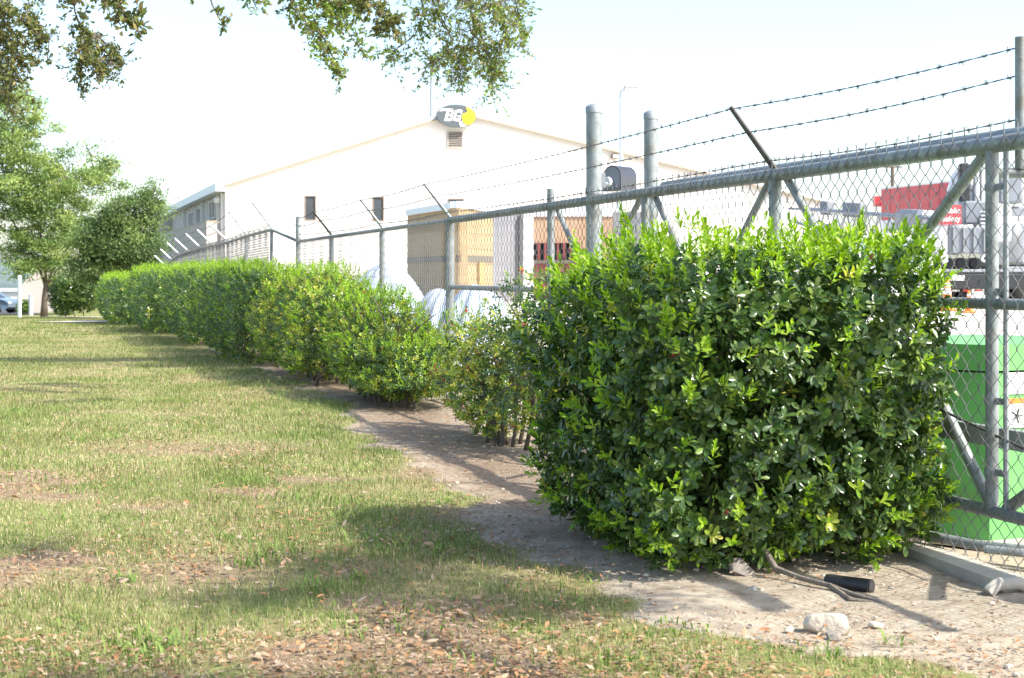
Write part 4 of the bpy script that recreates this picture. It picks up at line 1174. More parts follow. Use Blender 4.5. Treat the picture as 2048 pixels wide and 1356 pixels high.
def shrub(name, c, a, b, h, label, n_shoots, leaf=.045, per=9, new_frac=.35, yel=.05, gap=0.0, z0=.06, exp_=4.0, tv=LEAF8_V, tt=LEAF8_T, seed=1,
          height_fn=None, top_new=.8, lumps=.10, ax=None, parts=0, berries=0, stems=7, group=None, under=.5, taper=.12, inner=.5, stray=0):
    rg = np.random.default_rng(seed)
    e1 = np.array(ax[0] if ax else (FD.x, FD.y, 0)); e2 = np.array([-e1[1], e1[0], 0])   # e2 points to the fence-left side
    g = gzf(c[0], c[1])
    rt = thing(name, (c[0], c[1], g), label, 'bush', group)
    # points on the faces of a box, pushed onto a rounded-box surface
    areas = np.array([b * h, b * h, a * h, a * h, 2 * a * b * 1.1, under * 2 * a * b])
    face = rg.choice(6, n_shoots, p=areas / areas.sum())
    u = rg.uniform(-1, 1, n_shoots); v = rg.uniform(-1, 1, n_shoots)
    q = np.zeros((n_shoots, 3))
    for k, (i_, s_) in enumerate(((0, 1), (0, -1), (1, 1), (1, -1), (2, 1), (2, -1))):
        m = face == k; o1, o2 = [t for t in range(3) if t != i_]
        q[m, i_] = s_; q[m, o1] = u[m]; q[m, o2] = v[m]
    q /= (np.abs(q) ** exp_).sum(1, keepdims=True) ** (1 / exp_)
    nrm = unit(np.sign(q) * np.abs(q) ** (exp_ - 1) / np.array([a, b, h / 2]))
    # lumps and hollows
    ph = rg.uniform(0, 6.28, 8)
    w = (np.sin(q[:, 0] * a * 4.2 + ph[0] + 1.5 * np.sin(q[:, 2] * 3 + ph[1])) + np.sin(q[:, 1] * b * 5.1 + ph[2] + q[:, 2] * h * 2.7) + np.sin(q[:, 2] * h * 5.3 + ph[3] + q[:, 0] * a * 3.1)
         + .6 * np.sin(q[:, 0] * a * 11 + ph[4]) * np.sin(q[:, 2] * h * 10 + ph[5])) / 3
    depth = np.abs(rg.normal(0, .075, n_shoots)) * (rg.uniform(0, 1, n_shoots) < .8) + (rg.uniform(0, 1, n_shoots) < .22) * rg.uniform(.08, .35, n_shoots)
    r = 1 + lumps * w - depth
    tp = 1 - taper * np.clip(-q[:, 2], 0, 1) ** 2 * (1 + .5 * w)
    loc = np.stack([q[:, 0] * a * r * tp, q[:, 1] * b * r * tp, q[:, 2] * h / 2 * r], -1)
    hz = loc[:, 2] + h / 2 + z0
    if height_fn is not None: hz = z0 + (hz - z0) * height_fn(loc[:, 0] / a)
    P = np.array([c[0], c[1], g]) + loc[:, :1] * e1 + loc[:, 1:2] * e2 + np.stack([0 * hz, 0 * hz, np.maximum(hz, .04)], -1)
    Nw = nrm[:, :1] * e1 + nrm[:, 1:2] * e2 + nrm[:, 2:] * np.array([0, 0, 1.])
    keep = np.ones(n_shoots, bool)
    if gap: keep = (w > -gap) | (rg.uniform(0, 1, n_shoots) < .25)
    P, Nw, w, depth, nrm = P[keep], Nw[keep], w[keep], depth[keep], nrm[keep]
    n = len(P)
    top = np.clip(nrm[:, 2], 0, 1)
    pn = (new_frac * .45 + top_new * top ** 2 * .9) * (depth < .07) * np.where(w > -.1, 1, .45)
    rr = rg.uniform(0, 1, n)
    kind = np.where(rr < pn, 1, np.where(rg.uniform(0, 1, n) < yel, 2, 0))
    D = Nw * .75 + np.array([0, 0, 1.]) * np.where(kind == 1, .8, .25)[:, None] + rg.normal(0, .35, (n, 3))
    # new shoots stand proud of the clipped surface
    P = P + unit(D) * np.where(kind == 1, rg.uniform(.0, 1.0, n) ** 1.5 * 2.6 * leaf, 0)[:, None]
    if stray:   # long young shoots standing well out of the clipped shape
        cand = np.where((depth < .06) & (rg.uniform(0, 1, n) < .5 + .5 * top))[0]
        si = rg.choice(cand, min(stray, len(cand)), replace=False)
        sd = unit(Nw[si] * .8 + np.array([0, 0, .75]) + rg.normal(0, .25, (len(si), 3)))
        ext = []
        for lv in (.3, 1.0, 1.7): ext.append(P[si] + sd * leaf * lv * rg.uniform(.7, 1.25, (len(si), 1)))
        P = np.concatenate([P] + ext); D = np.concatenate([D, sd, sd, sd]); Nw = np.concatenate([Nw, sd, sd, sd])
        kind = np.concatenate([kind, np.ones(len(si) * 3, kind.dtype)]); depth = np.concatenate([depth, np.zeros(len(si) * 3)]); n = len(P)
    pos, fr, pal, Kd_ = shoots_to_leaves(P, D, kind, leaf, per, rg)
    if parts:   # the leaves nearest the camera that face it are parts of their own
        d2 = np.linalg.norm(pos - np.array([0, 0, CAMZ]), axis=1) + rg.uniform(0, .5, len(pos)) + 2.0 * (np.repeat(depth, per) > .06)
        pick = np.argsort(d2)[:parts]
        rest = np.ones(len(pos), bool); rest[pick] = False
        lm = {}
        for kk_ in (0, 1, 2):
            for v_ in range(3):
                me = bpy.data.meshes.new('leaf'); me.from_pydata(tv.tolist(), [], tt.tolist())
                me.polygons.foreach_set('use_smooth', [True] * len(tt))
                ca = me.color_attributes.new('Col', 'FLOAT_COLOR', 'POINT'); p_ = (OLD, NEW, YEL)[kk_][v_]
                ca.data.foreach_set('color', np.tile(np.array([*p_, 1.]), len(tv)).astype(np.float32))
                me.materials.append(M_new if kk_ == 1 else M_leaf); lm[(kk_, v_)] = me
        off = np.array(wloc(rt))
        for i_ in pick:
            o = bpy.data.objects.new('leaf', lm[(int(Kd_[i_]), int(i_ % 3))])
            Mx = Matrix([list(map(float, row)) for row in fr[i_]]).to_4x4(); Mx.translation = Vector((pos[i_] - off).tolist())
            o.parent = rt; o.matrix_basis = Mx; col.objects.link(o)
        pos, fr, pal, Kd_ = pos[rest], fr[rest], pal[rest], Kd_[rest]
    V, T, C = leaf_mesh_arrays(pos, fr, tv, tt, pal)
    mi = np.repeat((Kd_ == 1).astype(np.int32), len(tt))
    tag(obj_np('foliage', V, T, [M_leaf, M_new], rt, C, mi), kind='stuff')
    # shaded inner leaves
    ni = int(n_shoots * inner)
    di = unit(rg.normal(0, 1, (ni, 3))); ri = rg.uniform(.35, .86, (ni, 1)) ; qi = di / ((np.abs(di) ** exp_).sum(1, keepdims=True) ** (1 / exp_)) * ri
    hz_i = qi[:, 2] * h / 2 + h / 2 + z0
    if height_fn is not None: hz_i = z0 + (hz_i - z0) * height_fn(qi[:, 0])
    Pi = np.array([c[0], c[1], g]) + qi[:, :1] * a * e1 + qi[:, 1:2] * b * e2 + np.stack([0 * hz_i, 0 * hz_i, hz_i], -1)
    p2, f2, c2_, k2 = shoots_to_leaves(Pi, rg.normal(0, 1, (ni, 3)) + np.array([0, 0, .4]), np.where(rg.uniform(0, 1, ni) < yel * .7, 2, 0), leaf * 1.15, per, rg)
    V, T, C = leaf_mesh_arrays(p2, f2, LEAF2_V, LEAF2_T, c2_)
    tag(obj_np('inner_foliage', V, T, M_leaf, rt, C), kind='stuff')
    # stems
    rs = random.Random(seed)
    q_ = MB()
    for k in range(stems):
        i_ = rs.randrange(n); tip = P[i_] - Nw[i_] * .12
        if k < stems * .4: tip[2] = g + h * rs.uniform(.6, .9)
        t_ = (k + .5) / stems
        b0 = np.array([c[0], c[1], g - .03]) + e1 * a * rs.uniform(-.65, .65) + e2 * b * rs.uniform(-.35, .35)
        mid = b0 * .5 + tip * .5 + np.array([rs.uniform(-.08, .08), rs.uniform(-.08, .08), .06]); mid[:2] = mid[:2] * .6 + b0[:2] * .4
        q_.tube([b0, b0 * .6 + mid * .4 + np.array([.02, .01, 0]), mid, tip], [.02, .016, .011, .004], 6)
        for t2 in range(2):
            j_ = rs.randrange(n); d_ = P[j_] - mid
            if np.linalg.norm(d_) < .9: q_.tube([mid, mid + d_ * .5 + np.array([0, 0, .03]), mid + d_ * .92], [.009, .006, .003], 5)
    tag(obj('stems', q_, M_twig, rt, smooth=True), kind='stuff')
    if berries:
        q_ = MB()
        for k in range(berries):
            i_ = rs.randrange(n); c_ = P[i_] + Nw[i_] * .01
            for m_ in range(4):
                cc = c_ + np.array([rs.gauss(0, .014), rs.gauss(0, .014), rs.gauss(0, .014)]); r0 = rs.uniform(.005, .008)
                q_.lathe(cc, [(.001, -r0), (r0 * .8, -r0 * .6), (r0, 0), (r0 * .8, r0 * .6), (.001, r0)], 6)
        tag(obj('berries', q_, M_berry, rt, smooth=True), kind='stuff')
    return rt

# the big clipped bush on the right
shrub('clipped_bush', (1.02, 6.74), .82, .82, 1.30, 'big dense clipped bush with lime shoot tips, nearest the camera', 4600, leaf=.050, per=10, new_frac=.75, yel=.02, seed=3, parts=300, lumps=.10, stems=16, z0=.02, top_new=.8, berries=12, taper=.08, stray=70, exp_=4.4, height_fn=lambda t: np.interp(t, [-1, 0, 1.1], [1.05, 1.02, .84]))
# thin berry bush just left of it
shrub('berry_bush', (-.16, 11.1), .85, .40, .92, 'thin yellow-green berry bush left of the big clipped bush', 1300, leaf=.04, per=8, new_frac=.7, yel=.75, seed=8, lumps=.2, gap=.12, exp_=2.6, tv=LEAF4_V, tt=LEAF4_T, stems=16, berries=60, top_new=.5, taper=.4)
shrub('berry_bush', (.24, 10.15), .55, .4, 1.32, 'sparse leggy bush squeezed between the berry bush and the fence', 520, leaf=.042, per=8, new_frac=.2, yel=.2, seed=9, lumps=.22, gap=.1, exp_=2.6, tv=LEAF4_V, tt=LEAF4_T, stems=10, berries=15, top_new=.4)
# the loose shrub and the long hedge going away, piece by piece
def on_hedge(Y, back): 
    x = float(np.interp(Y, [10.7, 13.5, 19.9, 33, 54], [-.1, -1.32, -3.73, -8.0, -15.5])); return (x - FN.x * back, Y - FN.y * back)
hg = 'shrubs of the long hedge'
shrub('hedge_shrub', on_hedge(14.4, .45), 1.5, .50, 1.30, 'loose bright green shrub with bare twigs, nearest end of the long hedge', 4300, leaf=.042, per=8, new_frac=.8, yel=.3, seed=21, lumps=.16, gap=.3, exp_=3, tv=LEAF4_V, tt=LEAF4_T, stems=26, height_fn=lambda t: np.interp(t, [-1.1, -.5, 0, .5, 1.1], [.38, .48, .60, .76, .93]), berries=20, group=hg, top_new=.8, taper=.3, stray=60)
shrub('hedge_shrub', on_hedge(17.8, .5), 2.2, .58, 1.27, 'yellowish patchy hedge shrub second from the near end', 5000, leaf=.043, per=8, new_frac=.7, yel=.35, seed=22, lumps=.13, gap=.45, exp_=3.5, tv=LEAF4_V, tt=LEAF4_T, stems=20, group=hg, top_new=.8, taper=.25, stray=60, height_fn=lambda t: np.interp(t, [-1.1, 0, 1.1], [.86, 1.0, 1.04]))
shrub('hedge_shrub', on_hedge(22.8, .52), 3.2, .62, 1.37, 'dark green clipped hedge shrub third from the near end', 6500, leaf=.046, per=7, new_frac=.36, yel=.04, seed=23, lumps=.09, exp_=5, tv=LEAF4_V, tt=LEAF4_T, stems=10, group=hg, top_new=.9, stray=60)
shrub('hedge_shrub', on_hedge(29.0, .52), 3.4, .66, 1.43, 'dark clipped hedge shrub in the middle of the long hedge', 5600, leaf=.055, per=6, new_frac=.36, yel=.05, seed=24, lumps=.08, exp_=5, tv=LEAF2_V, tt=LEAF2_T, stems=8, group=hg, top_new=.9, stray=60)
shrub('hedge_shrub', on_hedge(36.5, .5), 4.2, .78, 1.50, 'clipped hedge shrub second from the far end', 5200, leaf=.065, per=6, new_frac=.36, yel=.04, seed=25, lumps=.07, exp_=5, tv=LEAF2_V, tt=LEAF2_T, stems=6, group=hg, top_new=.9)
shrub('hedge_shrub', on_hedge(46.5, .5), 6.2, .85, 1.42, 'farthest clipped piece of the long hedge, beside the path', 5600, leaf=.075, per=6, new_frac=.36, yel=.03, seed=26, lumps=.06, exp_=5, tv=LEAF2_V, tt=LEAF2_T, stems=6, group=hg, top_new=.9)

# ------------------------------------------------------------------ trees
def tree(name, base, trunk, limbs, crown, label, n_leaf, leaf, pal, seed, trunk_r=.12, clump=.55, tv=LEAF2_V, tt=LEAF2_T, inner=.3, twig_r=.012):
    """base point, trunk polyline, limbs = list of polylines, crown = list of (centre, radii) blobs filled with leaf clumps"""
    rg = np.random.default_rng(seed); rs = random.Random(seed)
    rt = thing(name, base, label, 'tree')
    q = MB(); q.tube(trunk, [trunk_r * (1 - .45 * i / (len(trunk) - 1)) * (1.35 if i == 0 else 1) for i in range(len(trunk))], 12)
    tk = obj('trunk', q, M_bark, rt, smooth=True)
    for lb_ in limbs:
        q = MB(); n_ = len(lb_); q.tube(lb_, [trunk_r * .5 * (1 - .8 * i / (n_ - 1)) for i in range(n_)], 8); obj('limb', q, M_bark, rt, smooth=True)
    P = []; Dd = []; Cc_ = []
    tot = sum(r[0] * r[1] * r[2] for _, r in crown)
    q = MB()
    for cc, r in crown:
        cc = np.array(cc); r = np.array(r)
        k = max(8, int(240 * (r.prod() / tot)))
        per_ = int(n_leaf * r.prod() / tot / k)
        for _ in range(k):
            d = unit(rg.normal(0, 1, 3)); rad = rg.uniform(.35, 1.0) ** .6
            ctr_ = cc + d * r * rad
            # twig from the blob centre to the clump
            q.tube([cc + d * r * .15, (cc + ctr_) / 2 + np.array([0, 0, .06 * r[2]]), ctr_], [twig_r * 2, twig_r * 1.3, twig_r * .5], 5, False)
            cr = clump * rg.uniform(.55, 1.25)
            x = rg.normal(0, 1, (per_, 3)) * np.array([cr, cr, cr * .55]) * .5
            P.append(ctr_ + x); Dd.append(unit(rg.normal(0, 1, (per_, 3)) + np.array([0, 0, .1]) + d * .5))
            base_c = pal[rg.integers(0, len(pal))]
            Cc_.append(np.tile(base_c, (per_, 1)) * rg.uniform(.75, 1.25, (per_, 1)) * rg.uniform(.8, 1.2))
    P = np.concatenate(P); Dd = np.concatenate(Dd); Cc_ = np.concatenate(Cc_)
    tag(obj('twigs', q, M_twig, rt, smooth=True), kind='stuff')
    nr_ = unit(rg.normal(0, 1, P.shape) + np.array([0, 0, .8]))
    fr = leaf_frames(P, Dd, nr_, leaf * rg.uniform(.7, 1.25, len(P)), .42)
    V, T, C = leaf_mesh_arrays(P, fr, tv, tt, Cc_)
    tag(obj_np('crown', V, T, M_oak, rt, C), kind='stuff')
    return rt
PALE = np.array([(.25, .33, .10), (.20, .29, .085), (.31, .38, .12), (.17, .25, .08)])
DARK = np.array([(.11, .17, .06), (.09, .145, .055), (.13, .20, .065), (.17, .24, .075)])
GREYG = np.array([(.10, .14, .08), (.08, .115, .07), (.13, .17, .10)])
Y = 62
def A_(px, py, Y=62): return tuple(at(px, py, Y))
b0 = at(88, 626, Y); b0.z = gzf(b0.x, Y)
tree('pale_tree', b0, [tuple(b0), A_(89, 590), A_(92, 560)],
     [[A_(92, 570), A_(70, 520), A_(30, 450), A_(0, 400)], [A_(91, 580), A_(105, 540), A_(130, 470), A_(140, 400)], [A_(92, 562), A_(88, 500), A_(70, 420), A_(50, 320), A_(30, 250)], [A_(91, 575), A_(80, 540), A_(50, 505)], [A_(90, 585), A_(110, 545), A_(160, 500)]],
     [(A_(15, 235), (1.5, 1.6, 1.3)), (A_(60, 285), (1.4, 1.6, 1.2)), (A_(0, 340), (1.6, 2, 1.3)), (A_(70, 370), (1.7, 2, 1.2)), (A_(140, 350), (1.5, 2, 1.1)), (A_(200, 360), (1.0, 1.4, .9)), (A_(20, 430), (1.8, 2, 1.1)), (A_(110, 440), (1.8, 2, 1.1)), (A_(60, 500), (1.8, 2, .9)), (A_(140, 490), (1.6, 2, .9)), (A_(35, 545), (.8, .8, .4)), (A_(120, 535), (1.1, 1.2, .5)), (A_(5, 185), (1.1, 1.3, .7)), (A_(175, 300), (.6, .6, .5)), (A_(215, 320), (.5, .6, .4))],
     'tall pale green multi-stemmed tree at the far left', 54000, .15, PALE, 5, trunk_r=.13, clump=.62)
Y = 56
b1 = at(232, 628, Y); b1.z = gzf(b1.x, Y)
def B_(px, py): return tuple(at(px, py, 56))
tree('dark_tree', b1, [tuple(b1), B_(230, 570), B_(226, 520)],
     [[B_(228, 540), B_(200, 490), B_(180, 460)], [B_(228, 530), B_(260, 470), B_(290, 430), B_(315, 390)], [B_(226, 520), B_(230, 450), B_(240, 400)]],
     [(B_(200, 480), (1.1, 1.2, .9)), (B_(255, 430), (1.1, 1.2, .8)), (B_(295, 410), (.75, .9, .6)), (B_(240, 500), (1.4, 1.3, .9)), (B_(295, 490), (.7, 1, .7)), (B_(190, 540), (1.0, 1, .5)), (B_(270, 540), (.9, 1, .5)), (B_(310, 385), (.35, .4, .5))],
     'darker green oak behind the far end of the hedge', 40000, .125, DARK, 6, trunk_r=.13, clump=.5)
c_ = at(152, 590, 66); shx = (1, 0, 0)
shrub('juniper_shrub', (c_.x, 66), 1.25, 1.2, 1.55, 'grey-green feathery juniper against the pale wall', 1500, leaf=.13, per=6, new_frac=.0, yel=.0, seed=31, lumps=.2, exp_=2.5, tv=LEAF2_V, tt=LEAF2_T, ax=(shx,), top_new=0, stems=4, z0=.3)
c_ = at(128, 612, 70)
shrub('round_shrub', (c_.x, 70), .5, .5, .75, 'small dark round shrub between the pale tree and the juniper', 500, leaf=.1, per=5, new_frac=.0, yel=0, seed=32, lumps=.08, exp_=2.5, tv=LEAF2_V, tt=LEAF2_T, ax=(shx,), top_new=0, stems=3)
c_ = at(48, 612, 84)
shrub('round_shrub', (c_.x, 84), .35, .4, .8, 'small shrub between the two slim posts at the far left', 400, leaf=.1, per=5, new_frac=.3, yel=.2, seed=33, lumps=.1, exp_=3, tv=LEAF2_V, tt=LEAF2_T, ax=(shx,), top_new=.3, stems=3)

# ---- live oak whose low branches hang into the top of the picture
OAKP = np.array([(.09, .115, .03), (.12, .14, .04), (.07, .09, .03), (.16, .18, .045), (.20, .16, .06)])
OAKL = np.array([(.16, .24, .04), (.12, .18, .035), (.20, .26, .05), (.24, .19, .07), (.10, .15, .03)])
ob = Vector((-9.2, 16.0, 0)); ob.z = gzf(ob.x, ob.y)
oak = thing('live_oak', ob, 'overhanging live oak whose leafy branches hang into the top of the picture', 'tree')
q = MB(); q.tube([ob - UZ * .05, ob + Vector((.1, .1, 1.2)), ob + Vector((.4, .3, 2.6)), ob + Vector((1.0, .6, 4.2))], [.36, .27, .24, .2], 14); obj('trunk', q, M_bark, oak, smooth=True)
def Ox(px, py, Y): return at(px, py, Y)
fork = ob + Vector((1.0, .6, 4.2))
limbsO = [[fork, Ox(-60, -220, 17), Ox(200, -170, 17.5), Ox(450, -120, 18), Ox(700, -90, 18.5), Ox(980, -60, 19)],
          [fork, Ox(-180, -160, 16.5), Ox(30, -90, 16.5)], [Ox(200, -170, 17.5), Ox(160, -60, 17), Ox(145, 10, 17)]]
for lb_ in limbsO:
    q = MB(); n_ = len(lb_); q.tube(lb_, [.15 * (1 - .75 * i / (n_ - 1)) for i in range(n_)], 8); obj('limb', q, M_bark, oak, smooth=True)
# hanging sprays: (start, waypoints..., leaf count, spread, palette, leaf size)
sprays = [
    ([(10, -60), (8, 40), (30, 110), (20, 190)], 16.5, 1500, .30, OAKP, .055), ([(50, -60), (62, 40), (75, 75), (60, 120)], 16.6, 700, .2, OAKP, .052), ([(-10, 20), (0, 130), (15, 215)], 16.8, 800, .22, OAKP, .05), ([(70, 50), (98, 85), (95, 118), (118, 125)], 16.6, 50, .06, OAKP, .05),
    ([(143, -40), (150, 25), (165, 60), (195, 75)], 15.0, 300, .16, OAKP, .055), ([(165, 60), (180, 110), (205, 150)], 16.0, 520, .2, OAKP, .048), ([(160, 60), (165, 110), (160, 170)], 16.0, 520, .16, OAKP, .048), ([(200, 75), (232, 110), (240, 150)], 16.2, 420, .15, OAKP, .047),
    ([(220, -60), (240, 20), (270, 50), (285, 75)], 10.5, 240, .16, OAKP, .06), ([(190, -40), (215, 20)], 11, 150, .15, OAKP, .055),
    ([(405, -60), (425, 10), (440, 40), (455, 55)], 13, 55, .10, OAKP, .06), ([(380, -50), (395, -5)], 13, 60, .12, OAKP, .055),
    ([(480, -70), (500, -10), (515, 20)], 15, 140, .15, OAKL, .055),
    ([(560, -80), (580, 0), (610, 40), (625, 70)], 14.5, 330, .17, OAKL, .058), ([(610, 30), (650, 80), (672, 130), (680, 150)], 15, 420, .15, OAKL, .055), ([(640, -60), (665, 20), (700, 70), (728, 110)], 15, 620, .2, OAKL, .056), ([(690, -60), (730, 0), (770, 35), (790, 55)], 13, 420, .17, OAKP, .058), ([(580, -40), (660, 5), (760, 10)], 14, 520, .18, OAKL, .055),
    ([(820, -60), (850, 20), (830, 70), (790, 100), (785, 118)], 18.5, 620, .25, OAKL, .05), ([(870, -60), (880, 30), (905, 80), (880, 120), (850, 130)], 18.5, 900, .28, OAKL, .05), ([(930, -70), (940, 10), (950, 70), (920, 110), (905, 165)], 19, 1100, .3, OAKL, .05), ([(990, -60), (1000, 20), (1010, 70), (985, 120), (980, 178)], 19, 1100, .27, OAKL, .05), ([(1020, -50), (1035, 20), (1040, 60), (1045, 105)], 19.2, 560, .17, OAKL, .048), ([(960, 60), (975, 110), (1000, 150)], 19, 380, .2, OAKL, .05), ([(940, 80), (925, 130), (915, 165)], 19, 300, .16, OAKL, .05),
    ([(800, -60), (880, -10), (960, 10), (1030, 0)], 18.5, 900, .3, OAKL, .05),
]
rg = np.random.default_rng(77)
Pp, Dp, Cp, Sp = [], [], [], []
tw = MB()
for pts, Yd, nl, spread, pal, lsz in sprays:
    nl = int(nl * 1.5); lsz *= 1.15
    poly = np.array([tuple(at(x, y, Yd + .25 * math.sin(3 * k + x))) for k, (x, y) in enumerate(pts)])
    tw.tube(poly, [.011 - .007 * k / (len(poly) - 1) for k in range(len(poly))], 5, False)
    seg = np.linalg.norm(np.diff(poly, axis=0), axis=1); cum = np.concatenate([[0], np.cumsum(seg)])
    nt = max(4, nl // 14)
    for k in range(nt):
        t = rg.uniform(.15, 1) * cum[-1]
        c_ = np.array([np.interp(t, cum, poly[:, j]) for j in range(3)])
        d = unit(rg.normal(0, 1, 3) + np.array([0, 0, -.35])); Lt = spread * Yd / 16 * rg.uniform(.4, 1.5)
        e_ = c_ + d * Lt
        mid = (c_ + e_) / 2 + rg.normal(0, .15, 3) * Lt
        tw.tube([c_, mid, e_], [.004, .003, .0015], 3, False)
        m = nl // nt
        s_ = rg.uniform(.15, 1.05, m)[:, None]
        base_ = np.where(s_ < .5, c_ + (mid - c_) * s_ * 2, mid + (e_ - mid) * (s_ - .5) * 2)
        Pp.append(base_ + rg.normal(0, .012, (m, 3))); Dp.append(unit(d + rg.normal(0, .8, (m, 3))))
        Cp.append(pal[rg.integers(0, len(pal), m)] * rg.uniform(.75, 1.25, (m, 1)) * rg.uniform(.8, 1.25)); Sp.append(lsz * rg.uniform(.6, 1.2, m))
tag(obj('twigs', tw, M_twig, oak, smooth=True), kind='stuff')
Pp, Dp, Cp, Sp = map(np.concatenate, (Pp, Dp, Cp, Sp))
fr = leaf_frames(Pp, Dp, unit(rg.normal(0, 1, Pp.shape) + np.array([0, 0, .6])), Sp, .5)
V, T, C = leaf_mesh_arrays(Pp, fr, LEAF4_V, LEAF4_T, Cp)
tag(obj_np('foliage', V, T, M_oak, oak, C), kind='stuff')
# ball moss on the twigs
for k, (px, py, Yd, r) in enumerate(((50, 132, 16.5, .055), (192, 76, 15, .06), (70, 62, 16.6, .045), (222, 128, 16.1, .045), (42, 40, 16.5, .05))):
    c_ = at(px, py, Yd); q = MB(); rs = random.Random(k)
    for j in range(70):
        d = Vector((rs.gauss(0, 1), rs.gauss(0, 1), rs.gauss(0, 1))).normalized(); q.tube([c_, c_ + d * r * .6 + UZ * rs.uniform(-.01, .01), c_ + d * r * rs.uniform(.8, 1.2)], [.003, .002, .0008], 3, False)
    obj('ball_moss', q, mat('ball_moss', (.22, .18, .14), .9), oak)
# upper crown of the same oak, above the frame, which shades the lawn in bands
rg = np.random.default_rng(5)
P, D_, C_ = [], [], []
for (cx, cy, cz, r, n_) in ((-2.9, 19.6, 5.9, .6, 5600), (-1.9, 19.4, 5.9, .6, 5600), (-.9, 19.5, 5.8, .55, 4600), (.1, 19.6, 5.8, .5, 3800), (-3.9, 19.4, 6.0, .7, 5600), (-6.0, 18.0, 6.4, .9, 1400), (-8.5, 16.5, 6.6, 1.1, 1400)):
    x = rg.normal(0, .5, (n_, 3)) * np.array([r * 1.5, r, r * .5]); P.append(np.array([cx, cy, cz]) + x); D_.append(unit(rg.normal(0, 1, (n_, 3)))); C_.append(OAKP[rg.integers(0, 5, n_)])
P, D_, C_ = map(np.concatenate, (P, D_, C_))
fr = leaf_frames(P, D_, unit(rg.normal(0, 1, P.shape) + np.array([0, 0, .6])), rg.uniform(.05, .09, len(P)), .5)
V, T, C = leaf_mesh_arrays(P, fr, LEAF2_V, LEAF2_T, C_)
tag(obj_np('upper_crown', V, T, M_oak, oak, C), kind='stuff')

# a second oak to the right of the camera: added unseen, its crown placed to shade the foreground
sb = Vector((4.8, .6, 0))
tree('added_shade_oak', sb, [tuple(sb), (4.75, .8, 1.6), (4.5, 1.2, 2.9)],
     [[(4.5, 1.2, 2.8), (3.6, 2.4, 3.6), (2.6, 3.7, 3.7)], [(4.5, 1.2, 2.8), (3.0, 2.0, 3.5), (1.6, 2.6, 3.6)]],
     [((2.15, 4.75, 3.4), (.42, .36, .15)), ((2.05, 4.15, 3.4), (.42, .34, .15)), ((2.85, 4.05, 3.4), (.5, .34, .15)), ((2.5, 4.5, 3.4), (.45, .34, .15)), ((3.3, 4.0, 3.5), (.4, .3, .15)), ((1.7, 2.85, 3.4), (.6, .2, .15)), ((2.4, 2.8, 3.4), (.5, .2, .15)), ((.85, 5.1, 3.5), (.3, .25, .12))],
     'unseen oak to the right of the camera, added for its foreground shade', 9500, .055, DARK, 41, trunk_r=.2, clump=.25)

# ------------------------------------------------------------------ lawn
def lawn_points(n, y0, y1, rg, bias=1.0):
    y = y0 + (y1 - y0) * rg.uniform(0, 1, n) ** bias
    xl = -.365 * y - .4; xr = np.minimum(dirt_edge(y) + .35, .37 * y)
    x = xl + (xr - xl) * rg.uniform(0, 1, n)
    return x, y
DRYC = np.array([(.46, .37, .22), (.40, .31, .18), (.53, .45, .29), (.35, .28, .17), (.42, .36, .21)])
GRC = np.array([(.17, .22, .06), (.21, .26, .075), (.14, .19, .05), (.26, .29, .1), (.12, .17, .05)])
gcache = []
def grass(n, y0, y1, hmin, hmax, wid, rg, strip=True):
    x, y = lawn_points(n, y0, y1, rg)
    dmk = dirt_mask(x, y)
    dens = .62 + .38 * vnoise(x, y, 2.7, 8)
    keep = (rg.uniform(0, 1, n) > dmk * 1.02) & (rg.uniform(0, 1, n) < dens + .25) & (rg.uniform(0, 1, n) > .72 * worn(x, y))
    x, y = x[keep], y[keep]; n = len(x)
    greenp = np.clip(.45 - .2 * worn(x, y) + .38 * vnoise(x, y, 1.3, 4) + .22 * vnoise(x, y, 4.1, 6) - .12 * (y > 15), .06, .92)
    gr = rg.uniform(0, 1, n) < greenp
    cc = np.where(gr[:, None], GRC[rg.integers(0, 5, n)], DRYC[rg.integers(0, 5, n)]) * rg.uniform(.8, 1.2, (n, 1))
    h = rg.uniform(hmin, hmax, n) * np.where(gr, 1.15, .8) * (.75 + .4 * greenp)
    az = rg.uniform(0, 6.28, n); lean = np.where(gr, rg.uniform(.2, .9, n), rg.uniform(.5, 1.35, n))
    d = np.stack([np.cos(az), np.sin(az), 0 * az], -1)
    s = np.stack([-np.sin(az), np.cos(az), 0 * az], -1) * (wid * rg.uniform(.6, 1.3, n))[:, None]
    z = gz(x, y); nr_ = y < 16
    z = z + np.where(nr_, .012 * vnoise(x, y, 3.1, 1) + .006 * vnoise(x, y, 11, 2), .01 * vnoise(x, y, .9, 1))
    b = np.stack([x, y, z - .004], -1)
    m = b + d * (np.sin(lean * .55) * h * .55)[:, None] + np.stack([0 * h, 0 * h, np.cos(lean * .55) * h * .55], -1)
    t = m + d * (np.sin(lean * 1.25) * h * .5)[:, None] + np.stack([0 * h, 0 * h, np.cos(lean * 1.25) * h * .5], -1)
    if strip:
        V = np.stack([b - s, b + s, m - s * .8, m + s * .8, t], 1); tt_ = np.array([(0, 1, 3), (0, 3, 2), (2, 3, 4)]); k = 5
    else:
        V = np.stack([b - s, b + s, t], 1); tt_ = np.array([(0, 1, 2)]); k = 3
    T = tt_[None] + (np.arange(n) * k)[:, None, None]
    return V.reshape(-1, 3), T.reshape(-1, 3), np.repeat(cc, k, 0)
def join(parts):
    V, T, C = [], [], []; o = 0
    for v, t, c in parts: V.append(v); T.append(t + o); C.append(c); o += len(v)
    return np.concatenate(V), np.concatenate(T), np.concatenate(C)
rg = np.random.default_rng(3)
